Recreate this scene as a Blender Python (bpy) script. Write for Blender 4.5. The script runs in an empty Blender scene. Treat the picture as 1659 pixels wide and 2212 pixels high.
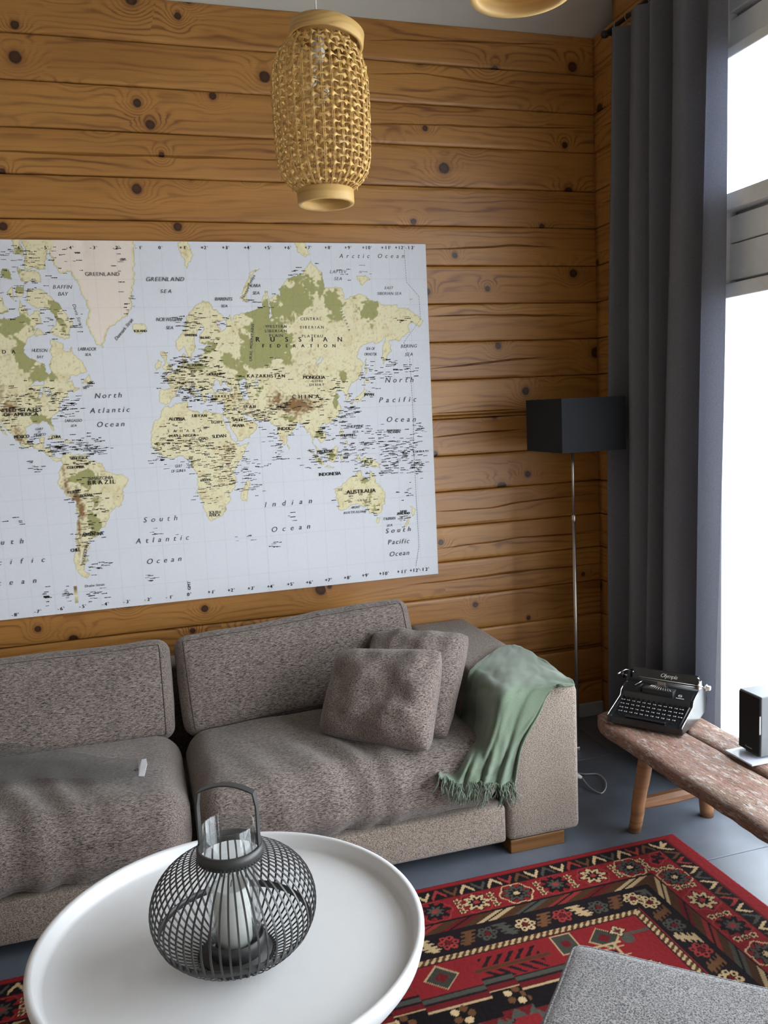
import bpy, bmesh, math, random
import numpy as np
from mathutils import Vector, Matrix, noise as mnoise

random.seed(7)
rng = np.random.default_rng(11)
scene = bpy.context.scene
COL = scene.collection
W, H, F = 1659.0, 2212.0, 1819.7
CR = np.array([0.95586, -0.29021, -0.04594])
CU = np.array([0.07943, 0.10468, 0.99133])
CF = np.array([0.28289, 0.95122, -0.12311])
CAM = np.array([0.0, 0.0, 1.5])

# ------------------------------------------------------------------ camera
cam_data = bpy.data.cameras.new('camera')
cam_data.sensor_fit = 'VERTICAL'
cam_data.sensor_height = 36.0
cam_data.lens = F / H * 36.0
cam_data.clip_start = 0.02
cam = bpy.data.objects.new('camera', cam_data)
COL.objects.link(cam)
m = Matrix.Identity(4)
for i in range(3):
    m[i][0], m[i][1], m[i][2], m[i][3] = CR[i], CU[i], -CF[i], CAM[i]
cam.matrix_world = m
scene.camera = cam

# ------------------------------------------------------------------ daylight and exposure
vs = scene.view_settings
vs.view_transform = 'Standard'
vs.look = 'None'
vs.gamma = 1.0
vs.use_curve_mapping = False
vs.exposure = 1.2
world = bpy.data.worlds.new('overcast_sky')
scene.world = world
world.use_nodes = True
bg = world.node_tree.nodes['Background']
bg.inputs['Color'].default_value = (0.86, 0.93, 1.0, 1)
bg.inputs['Strength'].default_value = 5.2


def portal(name, loc, rot, sx, sy):
    l = bpy.data.lights.new(name, 'AREA')
    l.shape = 'RECTANGLE'
    l.size, l.size_y = sx, sy
    l.cycles.is_portal = True
    o = bpy.data.objects.new(name, l)
    o.location = loc
    o.rotation_euler = rot
    COL.objects.link(o)


WIN_Y0, WIN_Y1 = -0.9, 2.545
portal('window_daylight_portal', (2.2, (WIN_Y0 + WIN_Y1) / 2, 1.35), (0, math.radians(90), 0), 2.75, WIN_Y1 - WIN_Y0)

# ------------------------------------------------------------------ pixel helpers: a pixel gives a direction, a plane the distance


def ray(x, y):
    return CF * F + CR * (x - 829.5) - CU * (y - 1106.0)


def zp(x, y, z):
    v = ray(x, y)
    return CAM + v * ((z - CAM[2]) / v[2])


def yp(x, y, Y):
    v = ray(x, y)
    return CAM + v * (Y / v[1])


def xp(x, y, X):
    v = ray(x, y)
    return CAM + v * (X / v[0])


# ------------------------------------------------------------------ object helpers
def link(o, parent=None):
    COL.objects.link(o)
    if parent is not None:
        o.parent = parent
    return o


def tag(o, label=None, cat=None, group=None, kind=None):
    if label:
        o['label'] = label
    if cat:
        o['category'] = cat
    if group:
        o['group'] = group
    if kind:
        o['kind'] = kind
    return o


def empty(name, loc=(0, 0, 0), rz=0.0, label=None, cat=None, group=None, kind=None):
    o = bpy.data.objects.new(name, None)
    o.empty_display_size = 0.1
    o.location = loc
    o.rotation_euler = (0, 0, rz)
    link(o)
    return tag(o, label, cat, group, kind)


def obj(name, verts, faces, mat, parent=None, smooth=False, loc=None):
    me = bpy.data.meshes.new(name)
    me.from_pydata([tuple(map(float, v)) for v in verts], [], faces)
    me.update()
    if smooth:
        me.polygons.foreach_set('use_smooth', [True] * len(me.polygons))
    if mat is not None:
        me.materials.append(mat)
    o = bpy.data.objects.new(name, me)
    if loc is not None:
        o.location = loc
    return link(o, parent)


def bmobj(name, bm, mat, parent=None, smooth=False, loc=None):
    me = bpy.data.meshes.new(name)
    bmesh.ops.recalc_face_normals(bm, faces=bm.faces)
    bm.to_mesh(me)
    bm.free()
    if smooth:
        me.polygons.foreach_set('use_smooth', [True] * len(me.polygons))
    if mat is not None:
        me.materials.append(mat)
    o = bpy.data.objects.new(name, me)
    if loc is not None:
        o.location = loc
    return link(o, parent)


def bm_box(bm, a, b, bevel=0.0, seg=2, mat=None):
    a, b = Vector(a), Vector(b)
    vs_ = [bm.verts.new((x, y, z)) for x in (a.x, b.x) for y in (a.y, b.y) for z in (a.z, b.z)]
    fs = [bm.faces.new([vs_[i] for i in q]) for q in
          ((0, 1, 3, 2), (4, 6, 7, 5), (0, 4, 5, 1), (2, 3, 7, 6), (0, 2, 6, 4), (1, 5, 7, 3))]
    if mat is not None:
        bmesh.ops.transform(bm, matrix=mat, verts=vs_)
    if bevel > 0:
        es = list({e for f in fs for e in f.edges})
        bmesh.ops.bevel(bm, geom=es, offset=bevel, segments=seg, profile=0.5, affect='EDGES')


def box(name, a, b, mat, parent=None, bevel=0.0, seg=2, smooth=False):
    bm = bmesh.new()
    bm_box(bm, a, b, bevel, seg)
    return bmobj(name, bm, mat, parent, smooth)


def lathe_data(prof, n=48, closed=False):
    vs_, fs = [], []
    k = len(prof)
    for i in range(n):
        a = 2 * math.pi * i / n
        for r, z in prof:
            vs_.append((r * math.cos(a), r * math.sin(a), z))
    for i in range(n):
        j = (i + 1) % n
        for q in range(k if closed else k - 1):
            q2 = (q + 1) % k
            fs.append((i * k + q, j * k + q, j * k + q2, i * k + q2))
    return vs_, fs


def lathe(name, prof, mat, parent=None, n=48, closed=False, smooth=True, loc=None):
    v, f = lathe_data(prof, n, closed)
    o = obj(name, v, f, mat, parent, smooth, loc)
    return o


def tube_data(path, rad, n=8, close=False):
    P = [Vector(p) for p in path]
    k = len(P)
    vs_, fs = [], []
    up = Vector((0.13, 0.31, 0.94)).normalized()
    for i, p in enumerate(P):
        if close:
            d = P[(i + 1) % k] - P[(i - 1) % k]
        else:
            d = P[min(i + 1, k - 1)] - P[max(i - 1, 0)]
        d.normalize()
        s = d.cross(up)
        if s.length < 1e-4:
            s = d.cross(Vector((1, 0, 0)))
        s.normalize()
        t = s.cross(d)
        r = rad[i] if hasattr(rad, '__len__') else rad
        for q in range(n):
            a = 2 * math.pi * q / n
            vs_.append(p + s * (r * math.cos(a)) + t * (r * math.sin(a)))
    for i in range(k if close else k - 1):
        j = (i + 1) % k
        for q in range(n):
            q2 = (q + 1) % n
            fs.append((i * n + q, i * n + q2, j * n + q2, j * n + q))
    if not close:
        fs.append(tuple(range(n))[::-1])
        fs.append(tuple((k - 1) * n + q for q in range(n)))
    return vs_, fs


def tube(name, path, rad, mat, parent=None, n=8, close=False, smooth=True):
    v, f = tube_data(path, rad, n, close)
    return obj(name, v, f, mat, parent, smooth)


def merge(parts):
    vs_, fs = [], []
    for v, f in parts:
        o = len(vs_)
        vs_ += list(v)
        fs += [tuple(i + o for i in q) for q in f]
    return vs_, fs


def grid_faces(nu, nv, wrap_u=False):
    fs = []
    for i in range(nu if wrap_u else nu - 1):
        for j in range(nv - 1):
            a, b = i * nv + j, ((i + 1) % nu) * nv + j
            fs.append((a, b, b + 1, a + 1))
    return fs


def catmull(P, n):
    P = np.array(P, float)
    k = len(P)
    out = []
    for s in np.linspace(0, k - 1, n):
        i = min(int(s), k - 2)
        t = s - i
        p0, p1, p2, p3 = P[max(i - 1, 0)], P[i], P[i + 1], P[min(i + 2, k - 1)]
        out.append(0.5 * (2 * p1 + (p2 - p0) * t + (2 * p0 - 5 * p1 + 4 * p2 - p3) * t * t + (3 * p1 - p0 - 3 * p2 + p3) * t ** 3))
    return np.array(out)


# ------------------------------------------------------------------ material helpers
class NT:
    def __init__(self, name):
        self.m = bpy.data.materials.new(name)
        self.m.use_nodes = True
        self.t = self.m.node_tree
        self.b = self.t.nodes['Principled BSDF']
        self.out = self.t.nodes['Material Output']

    def put(self, sock, v):
        if isinstance(v, bpy.types.NodeSocket):
            self.t.links.new(v, sock)
        else:
            if hasattr(sock.default_value, '__len__') and not hasattr(v, '__len__'):
                v = (v,) * len(sock.default_value)
            if hasattr(v, '__len__') and len(v) == 3 and len(sock.default_value) == 4:
                v = tuple(v) + (1,)
            sock.default_value = v

    def n(self, typ, out=0, props=None, **ins):
        nd = self.t.nodes.new(typ)
        for k, v in (props or {}).items():
            setattr(nd, k, v)
        for k, v in ins.items():
            key = int(k[1:]) if k[0] == '_' and k[1:].isdigit() else k.replace('_', ' ')
            self.put(nd.inputs[key], v)
        return nd.outputs[out]

    def math(self, op, a, b=0.0, c=0.0):
        return self.n('ShaderNodeMath', props={'operation': op}, _0=a, _1=b, _2=c)

    def mix(self, fac, a, b, blend='MIX'):
        nd = self.t.nodes.new('ShaderNodeMix')
        nd.data_type = 'RGBA'
        nd.blend_type = blend
        self.put(nd.inputs[0], fac)
        self.put(nd.inputs[6], a)
        self.put(nd.inputs[7], b)
        return nd.outputs[2]

    def ramp(self, fac, stops):
        nd = self.t.nodes.new('ShaderNodeValToRGB')
        el = nd.color_ramp.elements
        while len(el) < len(stops):
            el.new(0.5)
        for e, (p, c) in zip(el, stops):
            e.position = p
            e.color = tuple(c) + (1,) if hasattr(c, '__len__') else (c, c, c, 1)
        self.put(nd.inputs[0], fac)
        return nd.outputs[0]

    def coord(self, kind='Object'):
        return self.t.nodes.new('ShaderNodeTexCoord').outputs[kind]

    def scale(self, vec, s, loc=(0, 0, 0)):
        nd = self.t.nodes.new('ShaderNodeMapping')
        self.put(nd.inputs['Vector'], vec)
        self.put(nd.inputs['Scale'], s)
        self.put(nd.inputs['Location'], loc)
        return nd.outputs[0]

    def noise(self, vec, scale, detail=3.0, rough=0.55, out=0, dist=0.0):
        return self.n('ShaderNodeTexNoise', out, Vector=vec, Scale=scale, Detail=detail, Roughness=rough, Distortion=dist)

    def bump(self, height, strength=0.3, dist=0.01):
        self.put(self.b.inputs['Normal'], self.n('ShaderNodeBump', Height=height, Strength=strength, Distance=dist))

    def set(self, **k):
        for a, v in k.items():
            self.put(self.b.inputs[a.replace('_', ' ')], v)
        return self.m


def srgb(h):
    h = h.lstrip('#')
    c = [int(h[i:i + 2], 16) / 255 for i in (0, 2, 4)]
    return tuple(x / 12.92 if x <= 0.04045 else ((x + 0.055) / 1.055) ** 2.4 for x in c)


def plain(name, col, rough=0.5, metal=0.0, spec=0.5, noise_amt=0.06, nscale=30, bump=0.0):
    t = NT(name)
    c = srgb(col) if isinstance(col, str) else col
    v = t.noise(t.coord(), nscale)
    k = t.ramp(v, [(0.3, tuple(x * (1 - noise_amt) for x in c)), (0.7, tuple(min(1, x * (1 + noise_amt)) for x in c))])
    if bump:
        t.bump(v, bump, 0.002)
    t.set(Base_Color=k, Roughness=rough, Metallic=metal)
    t.b.inputs['Specular IOR Level'].default_value = spec
    return t.m


def wood_material(name, light, dark, line, knot=True, coat=0.42):
    t = NT(name)
    rnd = t.n('ShaderNodeObjectInfo', 5)
    co = t.coord()
    off = t.n('ShaderNodeCombineXYZ', X=t.math('MULTIPLY', rnd, 61.0), Y=0.0, Z=t.math('MULTIPLY', rnd, 23.0))
    v = t.n('ShaderNodeVectorMath', props={'operation': 'ADD'}, _0=co, _1=off)
    sx = t.t.nodes.new('ShaderNodeSeparateXYZ')
    t.put(sx.inputs[0], v)
    x, z = sx.outputs[0], sx.outputs[2]
    flat = t.n('ShaderNodeCombineXYZ', X=x, Y=0.0, Z=z)
    flat2 = t.n('ShaderNodeCombineXYZ', X=t.math('MULTIPLY', x, 3.3), Y=t.math('MULTIPLY', z, 3.3), Z=0.0)
    d = t.n('ShaderNodeTexVoronoi', 0, props={'voronoi_dimensions': '2D'}, Vector=flat2, Scale=1.0, Randomness=1.0)
    vc = t.n('ShaderNodeSeparateColor', 0, Color=t.n('ShaderNodeTexVoronoi', 1, props={'voronoi_dimensions': '2D'}, Vector=flat2, Scale=1.0, Randomness=1.0))
    d = t.math('DIVIDE', d, t.math('MULTIPLY_ADD', vc, 0.95, 0.45))
    wob = t.math('MULTIPLY', t.math('SUBTRACT', t.noise(flat, 45, 2), 0.5), 0.022)
    dk = t.math('ADD', d, wob)
    near = t.math('POWER', 2.718, t.math('MULTIPLY', t.math('MULTIPLY', d, d), -30.0))
    slow = t.noise(t.scale(flat, (1.3, 1, 9.0)), 1.0, 3, 0.5)
    phase = t.math('ADD', t.math('ADD', t.math('MULTIPLY', z, 210.0), t.math('MULTIPLY', slow, 38.0)), t.math('MULTIPLY', near, 26.0))
    ring = t.math('MULTIPLY_ADD', t.math('SINE', phase), 0.5, 0.5)
    ring = t.math('POWER', ring, 3.0)
    fine = t.noise(t.scale(flat, (4, 1, 260)), 1.0, 3, 0.6)
    broad = t.noise(t.scale(flat, (0.9, 1, 5)), 1.0, 2)
    base = t.ramp(broad, [(0.3, dark), (0.7, light)])
    amt = t.ramp(t.noise(t.scale(flat, (1.1, 1, 12)), 1.3, 2), [(0.40, 0.06), (0.66, 0.75)])
    base = t.mix(t.math('MULTIPLY', ring, amt), base, line)
    base = t.mix(t.math('MULTIPLY', t.ramp(fine, [(0.45, 0.0), (0.75, 1.0)]), 0.28), base, line)
    if knot:
        kcol = tuple(c * 0.16 for c in line)
        halo = t.ramp(dk, [(0.06, 1.0), (0.12, 0.0)])
        base = t.mix(t.math('MULTIPLY', halo, 0.45), base, line)
        kn = t.ramp(dk, [(0.048, 1.0), (0.064, 0.0)])
        inner = t.ramp(dk, [(0.0, tuple(c * 0.6 for c in line)), (0.036, tuple(c * 0.45 for c in line)), (0.05, kcol)])
        base = t.mix(kn, base, inner)
    t.bump(t.math('ADD', fine, t.math('MULTIPLY', ring, 0.3)), 0.25, 0.0015)
    t.set(Base_Color=base, Roughness=coat)
    return t.m


def fabric_material(name, light, dark, sx, sy, sz, mid=0.5, contrast=0.12, bump=0.55, sheen=0.2):
    t = NT(name)
    co = t.coord()
    a = t.noise(t.scale(co, (sx, sy, sz)), 1.0, 3, 0.65)
    b = t.noise(t.scale(co, (sx * 3.1, sy * 2.2, sz * 2.2), (3, 5, 7)), 1.0, 2, 0.6)
    c = t.noise(co, 5.0, 2)
    v = t.math('ADD', t.math('MULTIPLY', a, 0.62), t.math('MULTIPLY', b, 0.38))
    k = t.ramp(v, [(mid - contrast, dark), (mid + contrast, light)])
    k = t.mix(t.math('MULTIPLY', t.ramp(c, [(0.35, 0.0), (0.7, 1.0)]), 0.18), k, dark)
    t.bump(v, bump, 0.003)
    t.set(Base_Color=k, Roughness=0.95)
    t.b.inputs['Sheen Weight'].default_value = sheen
    t.b.inputs['Specular IOR Level'].default_value = 0.15
    return t.m


def attr_material(name, attr, rough=0.7, bump_scale=0, bump=0.3, spec=0.3):
    t = NT(name)
    c = t.n('ShaderNodeAttribute', 0, props={'attribute_name': attr})
    if bump_scale:
        t.bump(t.noise(t.coord(), bump_scale, 2), bump, 0.002)
    t.set(Base_Color=c, Roughness=rough)
    t.b.inputs['Specular IOR Level'].default_value = spec
    return t.m


LOG_L, LOG_D, LOG_LINE = (0.47, 0.218, 0.052), (0.335, 0.14, 0.030), (0.115, 0.034, 0.009)
M = {}
M['log'] = wood_material('pine_log_varnish', LOG_L, LOG_D, LOG_LINE)
M['crack_dark'] = plain('wall_cavity_dark', (0.012, 0.008, 0.005), 0.9, spec=0.1)
M['ceiling'] = plain('ceiling_paint', (0.50, 0.465, 0.41), 0.8, noise_amt=0.03, nscale=4)
M['floor'] = plain('grey_floor_paint', (0.105, 0.118, 0.145), 0.34, noise_amt=0.12, nscale=9, bump=0.05)
M['white_paint'] = plain('white_window_paint', (0.80, 0.81, 0.82), 0.45, noise_amt=0.03)
M['grey_trim'] = plain('grey_trim_paint', (0.36, 0.36, 0.37), 0.5)
M['room_wood'] = plain('room_timber', (0.58, 0.50, 0.42), 0.7, noise_amt=0.08, nscale=3)  # unseen walls made paler so they bounce more window light
M['sofa'] = fabric_material('sofa_melange', (0.36, 0.29, 0.255), (0.022, 0.016, 0.014), 75, 470, 470, 0.5, 0.10)
M['sofa_body'] = fabric_material('sofa_tweed', (0.45, 0.365, 0.30), (0.06, 0.042, 0.034), 230, 430, 430, 0.5, 0.10)
M['ottoman'] = fabric_material('ottoman_melange', (0.33, 0.305, 0.30), (0.022, 0.020, 0.022), 300, 300, 300, 0.5, 0.09)
M['pillow'] = fabric_material('pillow_melange', (0.35, 0.275, 0.24), (0.022, 0.015, 0.013), 95, 330, 430, 0.5, 0.10)
M['throw'] = fabric_material('green_wool', (0.170, 0.218, 0.150), (0.075, 0.10, 0.066), 380, 380, 380, 0.48, 0.25, 0.4, 0.35)
M['seam'] = plain('sofa_seam_thread', (0.055, 0.043, 0.038), 0.9)
M['steel'] = plain('brushed_steel', (0.40, 0.36, 0.33), 0.32, 1.0)
M['chrome'] = plain('chrome', (0.85, 0.85, 0.84), 0.12, 1.0, noise_amt=0.01)
M['black_gloss'] = plain('black_lacquer', (0.012, 0.012, 0.013), 0.22, spec=0.6)
M['black_matte'] = plain('black_plastic', (0.016, 0.016, 0.017), 0.5)
M['shade_black'] = plain('black_shade_cloth', (0.016, 0.017, 0.019), 0.85, spec=0.2, nscale=300, bump=0.2)
M['table_white'] = plain('white_table_lacquer', (0.72, 0.71, 0.715), 0.38, noise_amt=0.01)
M['lantern'] = plain('charcoal_metal', (0.055, 0.053, 0.052), 0.45, 0.3)
M['wax'] = plain('white_wax', (0.82, 0.80, 0.76), 0.45)
M['cane'] = plain('cane', (0.66, 0.40, 0.125), 0.45, noise_amt=0.22, nscale=60, bump=0.2)
M['hoop'] = wood_material('bent_wood_hoop', (0.66, 0.42, 0.15), (0.58, 0.35, 0.115), (0.36, 0.18, 0.05), False, 0.5)
M['white_plastic'] = plain('white_plastic', (0.75, 0.74, 0.70), 0.4)
M['tag'] = plain('white_tag', (0.75, 0.77, 0.82), 0.7)
M['foot_wood'] = wood_material('sofa_foot_veneer', (0.20, 0.085, 0.018), (0.16, 0.065, 0.014), (0.08, 0.03, 0.007), False, 0.45)
M['leg_wood'] = wood_material('bench_leg_wood', (0.36, 0.17, 0.075), (0.24, 0.10, 0.042), (0.10, 0.04, 0.015), False, 0.55)
M['ink'] = plain('map_ink', (0.03, 0.028, 0.026), 0.8, spec=0.1)
M['ink_soft'] = plain('map_ink_grey', (0.10, 0.10, 0.11), 0.8, spec=0.1)
M['silver_print_glint'] = plain('silver_print_glint', (0.72, 0.70, 0.66), 0.35, 0.5)
M['stone'] = plain('pale_paving', (0.62, 0.62, 0.60), 0.9, noise_amt=0.08, nscale=3)
M['foot_painted_sheen'] = plain('foot_painted_reflection', (0.55, 0.57, 0.66), 0.3, 0.0, 0.8, 0.02)  # pale colour stands in for sky reflected on a dark glossy plate
M['garden_metal'] = plain('grey_garden_tube', (0.75, 0.76, 0.78), 0.5, 0.0)


def glass_material(name, tint=(1, 1, 1), gloss=0.35):
    t = NT(name)
    tr = t.n('ShaderNodeBsdfTransparent', Color=tint)
    gl = t.n('ShaderNodeBsdfGlossy', Color=(1, 1, 1), Roughness=0.02)
    fr = t.math('MULTIPLY_ADD', t.math('POWER', t.n('ShaderNodeLayerWeight', 1, Blend=0.5), 3.0), gloss, 0.04)
    mx = t.n('ShaderNodeMixShader', 0, _0=fr, _1=tr, _2=gl)
    t.t.links.new(mx, t.out.inputs[0])
    return t.m


M['pane'] = glass_material('window_glass', (0.97, 0.98, 0.98), 0.3)
M['glass'] = glass_material('clear_glass', (0.95, 0.96, 0.96), 0.6)


def curtain_material():
    t = NT('slate_curtain_cloth')
    co = t.coord()
    w = t.noise(t.scale(co, (300, 300, 300)), 1.0, 2)
    c = t.ramp(w, [(0.3, (0.145, 0.145, 0.160)), (0.7, (0.20, 0.202, 0.222))])
    df = t.n('ShaderNodeBsdfDiffuse', Color=c)
    tl = t.n('ShaderNodeBsdfTranslucent', Color=(0.15, 0.165, 0.235))
    mx = t.n('ShaderNodeMixShader', 0, _0=0.16, _1=df, _2=tl)
    t.t.links.new(mx, t.out.inputs[0])
    return t.m


M['curtain'] = curtain_material()


def sheer_material():
    t = NT('sheer_grey_mesh')
    df = t.n('ShaderNodeBsdfDiffuse', Color=(0.16, 0.155, 0.15))
    tr = t.n('ShaderNodeBsdfTransparent')
    w = t.noise(t.scale(t.coord(), (9, 9, 9)), 1.0, 2)
    fac = t.ramp(w, [(0.3, 0.40), (0.7, 0.56)])
    mx = t.n('ShaderNodeMixShader', 0, _0=fac, _1=tr, _2=df)
    t.t.links.new(mx, t.out.inputs[0])
    return t.m


M['sheer'] = sheer_material()


def bench_material():
    t = NT('weathered_painted_plank')
    rnd = t.n('ShaderNodeObjectInfo', 5)
    co = t.n('ShaderNodeVectorMath', props={'operation': 'ADD'}, _0=t.coord(), _1=t.n('ShaderNodeCombineXYZ', X=0.0, Y=t.math('MULTIPLY', rnd, 9.0), Z=0.0))
    a = t.noise(t.scale(co, (62, 17, 62)), 1.0, 6, 0.75)
    b = t.noise(t.scale(co, (210, 42, 210)), 1.0, 5, 0.75)
    c = t.noise(t.scale(co, (16, 3, 16), (4, 0, 0)), 1.0, 3)
    k = t.ramp(c, [(0.3, (0.20, 0.115, 0.072)), (0.55, (0.27, 0.14, 0.10)), (0.8, (0.17, 0.08, 0.052))])
    k = t.mix(t.ramp(a, [(0.54, 0.0), (0.61, 0.8)]), k, (0.50, 0.43, 0.37))
    k = t.mix(t.ramp(b, [(0.40, 0.9), (0.47, 0.0)]), k, (0.07, 0.045, 0.035))
    k = t.mix(t.ramp(t.noise(t.scale(co, (90, 22, 90), (0, 7, 0)), 1.0, 4), [(0.58, 0.0), (0.66, 0.5)]), k, (0.34, 0.36, 0.38))
    t.bump(t.math('ADD', a, b), 0.8, 0.006)
    t.set(Base_Color=k, Roughness=0.62)
    return t.m


M['bench'] = bench_material()

# ================================================================== the room
XL, XR, YB, YF = -2.6, 2.065, 3.436, -1.44
CEIL0, SLOPE, RIDGE_Y = 3.052, 0.90, 1.0
WOOD_BACK = M['crack_dark']

# floor: painted wide boards on a base
floor = box('floor', (XL, YF, -0.08), (XR + 0.2, YB + 0.15, -0.013), M['crack_dark'])
tag(floor, 'grey-blue painted board floor with thin joints', None, None, 'structure')
yj = [YB + 0.1, 3.003, 2.170, 1.338, 0.505, -0.328, YF]
xjs = [[1.865, 0.2, -1.4], [0.25, -0.9], [0.1, -1.7], [1.2, -0.7], [0.5, -1.2], [1.1, -0.6]]
for r in range(6):
    xs = [XR + 0.15] + xjs[r] + [XL]
    for a, b in zip(xs[:-1], xs[1:]):
        bm = bmesh.new()
        bm_box(bm, (b + 0.0015, yj[r + 1] + 0.0015, -0.013), (a - 0.0015, yj[r] - 0.0015, 0.0), 0.0015, 1)
        bmobj('floorboard', bm, M['floor'], floor)

# log walls
joints = [0.0, 0.165, 0.330, 0.492, 0.651, 0.811, 0.966, 1.122, 1.278, 1.438, 1.605, 1.766, 1.926, 2.085, 2.248, 2.406, 2.570, 2.733, 2.893, 3.052]
crack_px = [
    [(-300, 196), (0, 200), (180, 204), (345, 211)], [(178, 143), (255, 143), (268, 135), (445, 135)], [(400, 161), (440, 158), (520, 162), (590, 162)],
    [(318, 232), (420, 236), (600, 236)], [(-250, 316), (0, 327), (320, 337), (600, 345), (700, 350)],
    [(790, 88), (870, 86), (1000, 90), (1200, 96)], [(760, 267), (950, 270), (1040, 274), (1275, 277)], [(760, 352), (915, 354)], [(800, 160), (910, 158), (1000, 172), (1140, 192)],
    [(915, 538), (1020, 536), (1100, 530), (1200, 533)], [(918, 683), (1035, 680), (1200, 681), (1285, 684)],
    [(925, 797), (1000, 790), (1090, 778), (1200, 770)], [(930, 945), (1000, 938), (1132, 926)], [(938, 1105), (1060, 1097), (1120, 1084), (1290, 1066)],
    [(942, 1186), (1060, 1171), (1130, 1160), (1290, 1150)], [(880, 1264), (1000, 1250), (1150, 1231), (1300, 1217)], [(-80, 1372), (0, 1359), (150, 1340), (230, 1325), (365, 1305)],
    [(930, 905), (1020, 900), (1132, 892)], [(1040, 1416), (1150, 1410), (1295, 1397)],
]
cracks = []
for c in crack_px:
    pts = [yp(x, y, YB) for x, y in c]
    cracks.append([(p[0], p[2]) for p in pts])


def log_data(L, z0, z1, crack, seed, back=0.14):
    nx = max(8, int(L / 0.035))
    xs = np.linspace(0, L, nx + 1)
    z0n = np.array([z0 + 0.0025 * mnoise.noise(Vector((x * 2.2, z0 * 31.0, 3))) for x in xs])
    z1n = np.array([z1 + 0.0025 * mnoise.noise(Vector((x * 2.2, z1 * 31.0, 3))) for x in xs])
    zc = np.full(nx + 1, (z0 + z1) / 2)
    w = np.zeros(nx + 1)
    if crack:
        cx, cz = [p[0] for p in crack], [p[1] for p in crack]
        zc = np.interp(xs, cx, cz)
        t = (xs - cx[0]) / max(1e-6, cx[-1] - cx[0])
        ok = (t > 0) & (t < 1)
        w = np.where(ok, np.clip(np.sin(np.pi * np.clip(t, 0, 1)), 0, 1) ** 0.6, 0)
        w = w * np.array([0.0058 * (0.75 + 0.6 * mnoise.noise(Vector((x * 5, seed, 1)))) for x in xs])
        zc = zc + np.array([0.003 * mnoise.noise(Vector((x * 9, seed, 5))) for x in xs])
        zc = np.clip(zc, z0 + 0.026, z1 - 0.026)
    w = np.clip(w, 0.00005, 0.0085)
    dep = np.where(w > 0.0004, np.clip(w * 8, 0, 0.045), 0)
    rows = []
    rows.append((z0n, back))
    rows.append((z0n + 0.0008, 0.012))
    rows.append((z0n + 0.0026, 0.0030))
    rows.append((z0n + 0.0055, 0.0004))
    rows.append((z0n + 0.016, 0.0))
    rows.append(((z0n + zc) / 2, -0.0004))
    rows.append((zc - w, 0.0))
    rows.append((zc - w, 0.0))
    rows.append((zc, dep))
    rows.append((zc + w, 0.0))
    rows.append((zc + w, 0.0))
    rows.append(((z1n + zc) / 2, -0.0004))
    rows.append((z1n - 0.016, 0.0))
    rows.append((z1n - 0.0055, 0.0004))
    rows.append((z1n - 0.0026, 0.0030))
    rows.append((z1n - 0.0008, 0.012))
    rows.append((z1n, back))
    k = len(rows)
    V = []
    for i in range(nx + 1):
        for r, (zz, d) in enumerate(rows):
            dd = d[i] if hasattr(d, '__len__') else d
            if 2 <= r <= k - 3:
                dd += 0.0005 * mnoise.noise(Vector((xs[i] * 1.7, zz[i] * 14, seed)))
            V.append((xs[i], dd, zz[i]))
    Fc = [q for q in grid_faces(nx + 1, k) if q[0] % k not in (6, 9)]
    Fc.append(tuple(range(k)))
    Fc.append(tuple(nx * k + q for q in range(k))[::-1])
    return V, Fc


wall_back = box('wall_back', (XL - 0.1, YB + 0.10, 0), (XR + 0.15, YB + 0.16, CEIL0 + 0.02), M['crack_dark'])
tag(wall_back, 'varnished pine log wall behind the sofa', None, None, 'structure')
for i in range(len(joints) - 1):
    z0, z1 = joints[i], joints[i + 1]
    best, bl = None, 0
    for c in cracks:
        zm = sum(p[1] for p in c) / len(c)
        ln = c[-1][0] - c[0][0]
        if z0 < zm < z1 and ln > bl:
            best, bl = c, ln
    if best:
        best = [(p[0] - XL, p[1] - z0 - (z1 - z0) / 2) for p in best]
    hh = (z1 - z0) / 2
    V, Fc = log_data(XR + 0.06 - XL, -hh, hh, best, i * 1.7)
    o = obj('log', V, Fc, M['log'], wall_back, True, (XL, YB, z0 + hh))

wall_right = box('wall_right', (XR + 0.10, 2.602, 0), (XR + 0.16, YB + 0.1, 3.25), M['crack_dark'])
tag(wall_right, 'pine log wall beside the window behind the curtain', None, None, 'structure')
jr = joints + [3.215, 3.38, 3.545, 3.71]
for i in range(len(jr) - 1):
    z0, z1 = jr[i], jr[i + 1]
    ytop = min(YB, YB - (z1 - CEIL0 - 0.02) / SLOPE)
    L = ytop - 2.60
    if L < 0.05:
        continue
    hh = (z1 - z0) / 2
    cr = [(0.02, hh * random.uniform(-0.5, 0.5)), (L * 0.5, hh * random.uniform(-0.5, 0.5)), (L * 0.95, hh * random.uniform(-0.6, 0.6))] if i % 3 else None
    V, Fc = log_data(L, -hh, hh, cr, 50 + i * 1.3, 0.10)
    o = obj('log', V, Fc, M['log'], wall_right, True, (XR, ytop, z0 + hh))
    o.rotation_euler = (0, 0, -math.pi / 2)


def prism_x(name, poly, x0, x1, mat, parent=None):
    n = len(poly)
    V = [(x0, y, z) for y, z in poly] + [(x1, y, z) for y, z in poly]
    Fc = [tuple(range(n)), tuple(range(n, 2 * n))[::-1]] + [(i, n + i, n + (i + 1) % n, (i + 1) % n) for i in range(n)]
    return obj(name, V, Fc, mat, parent)


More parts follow.
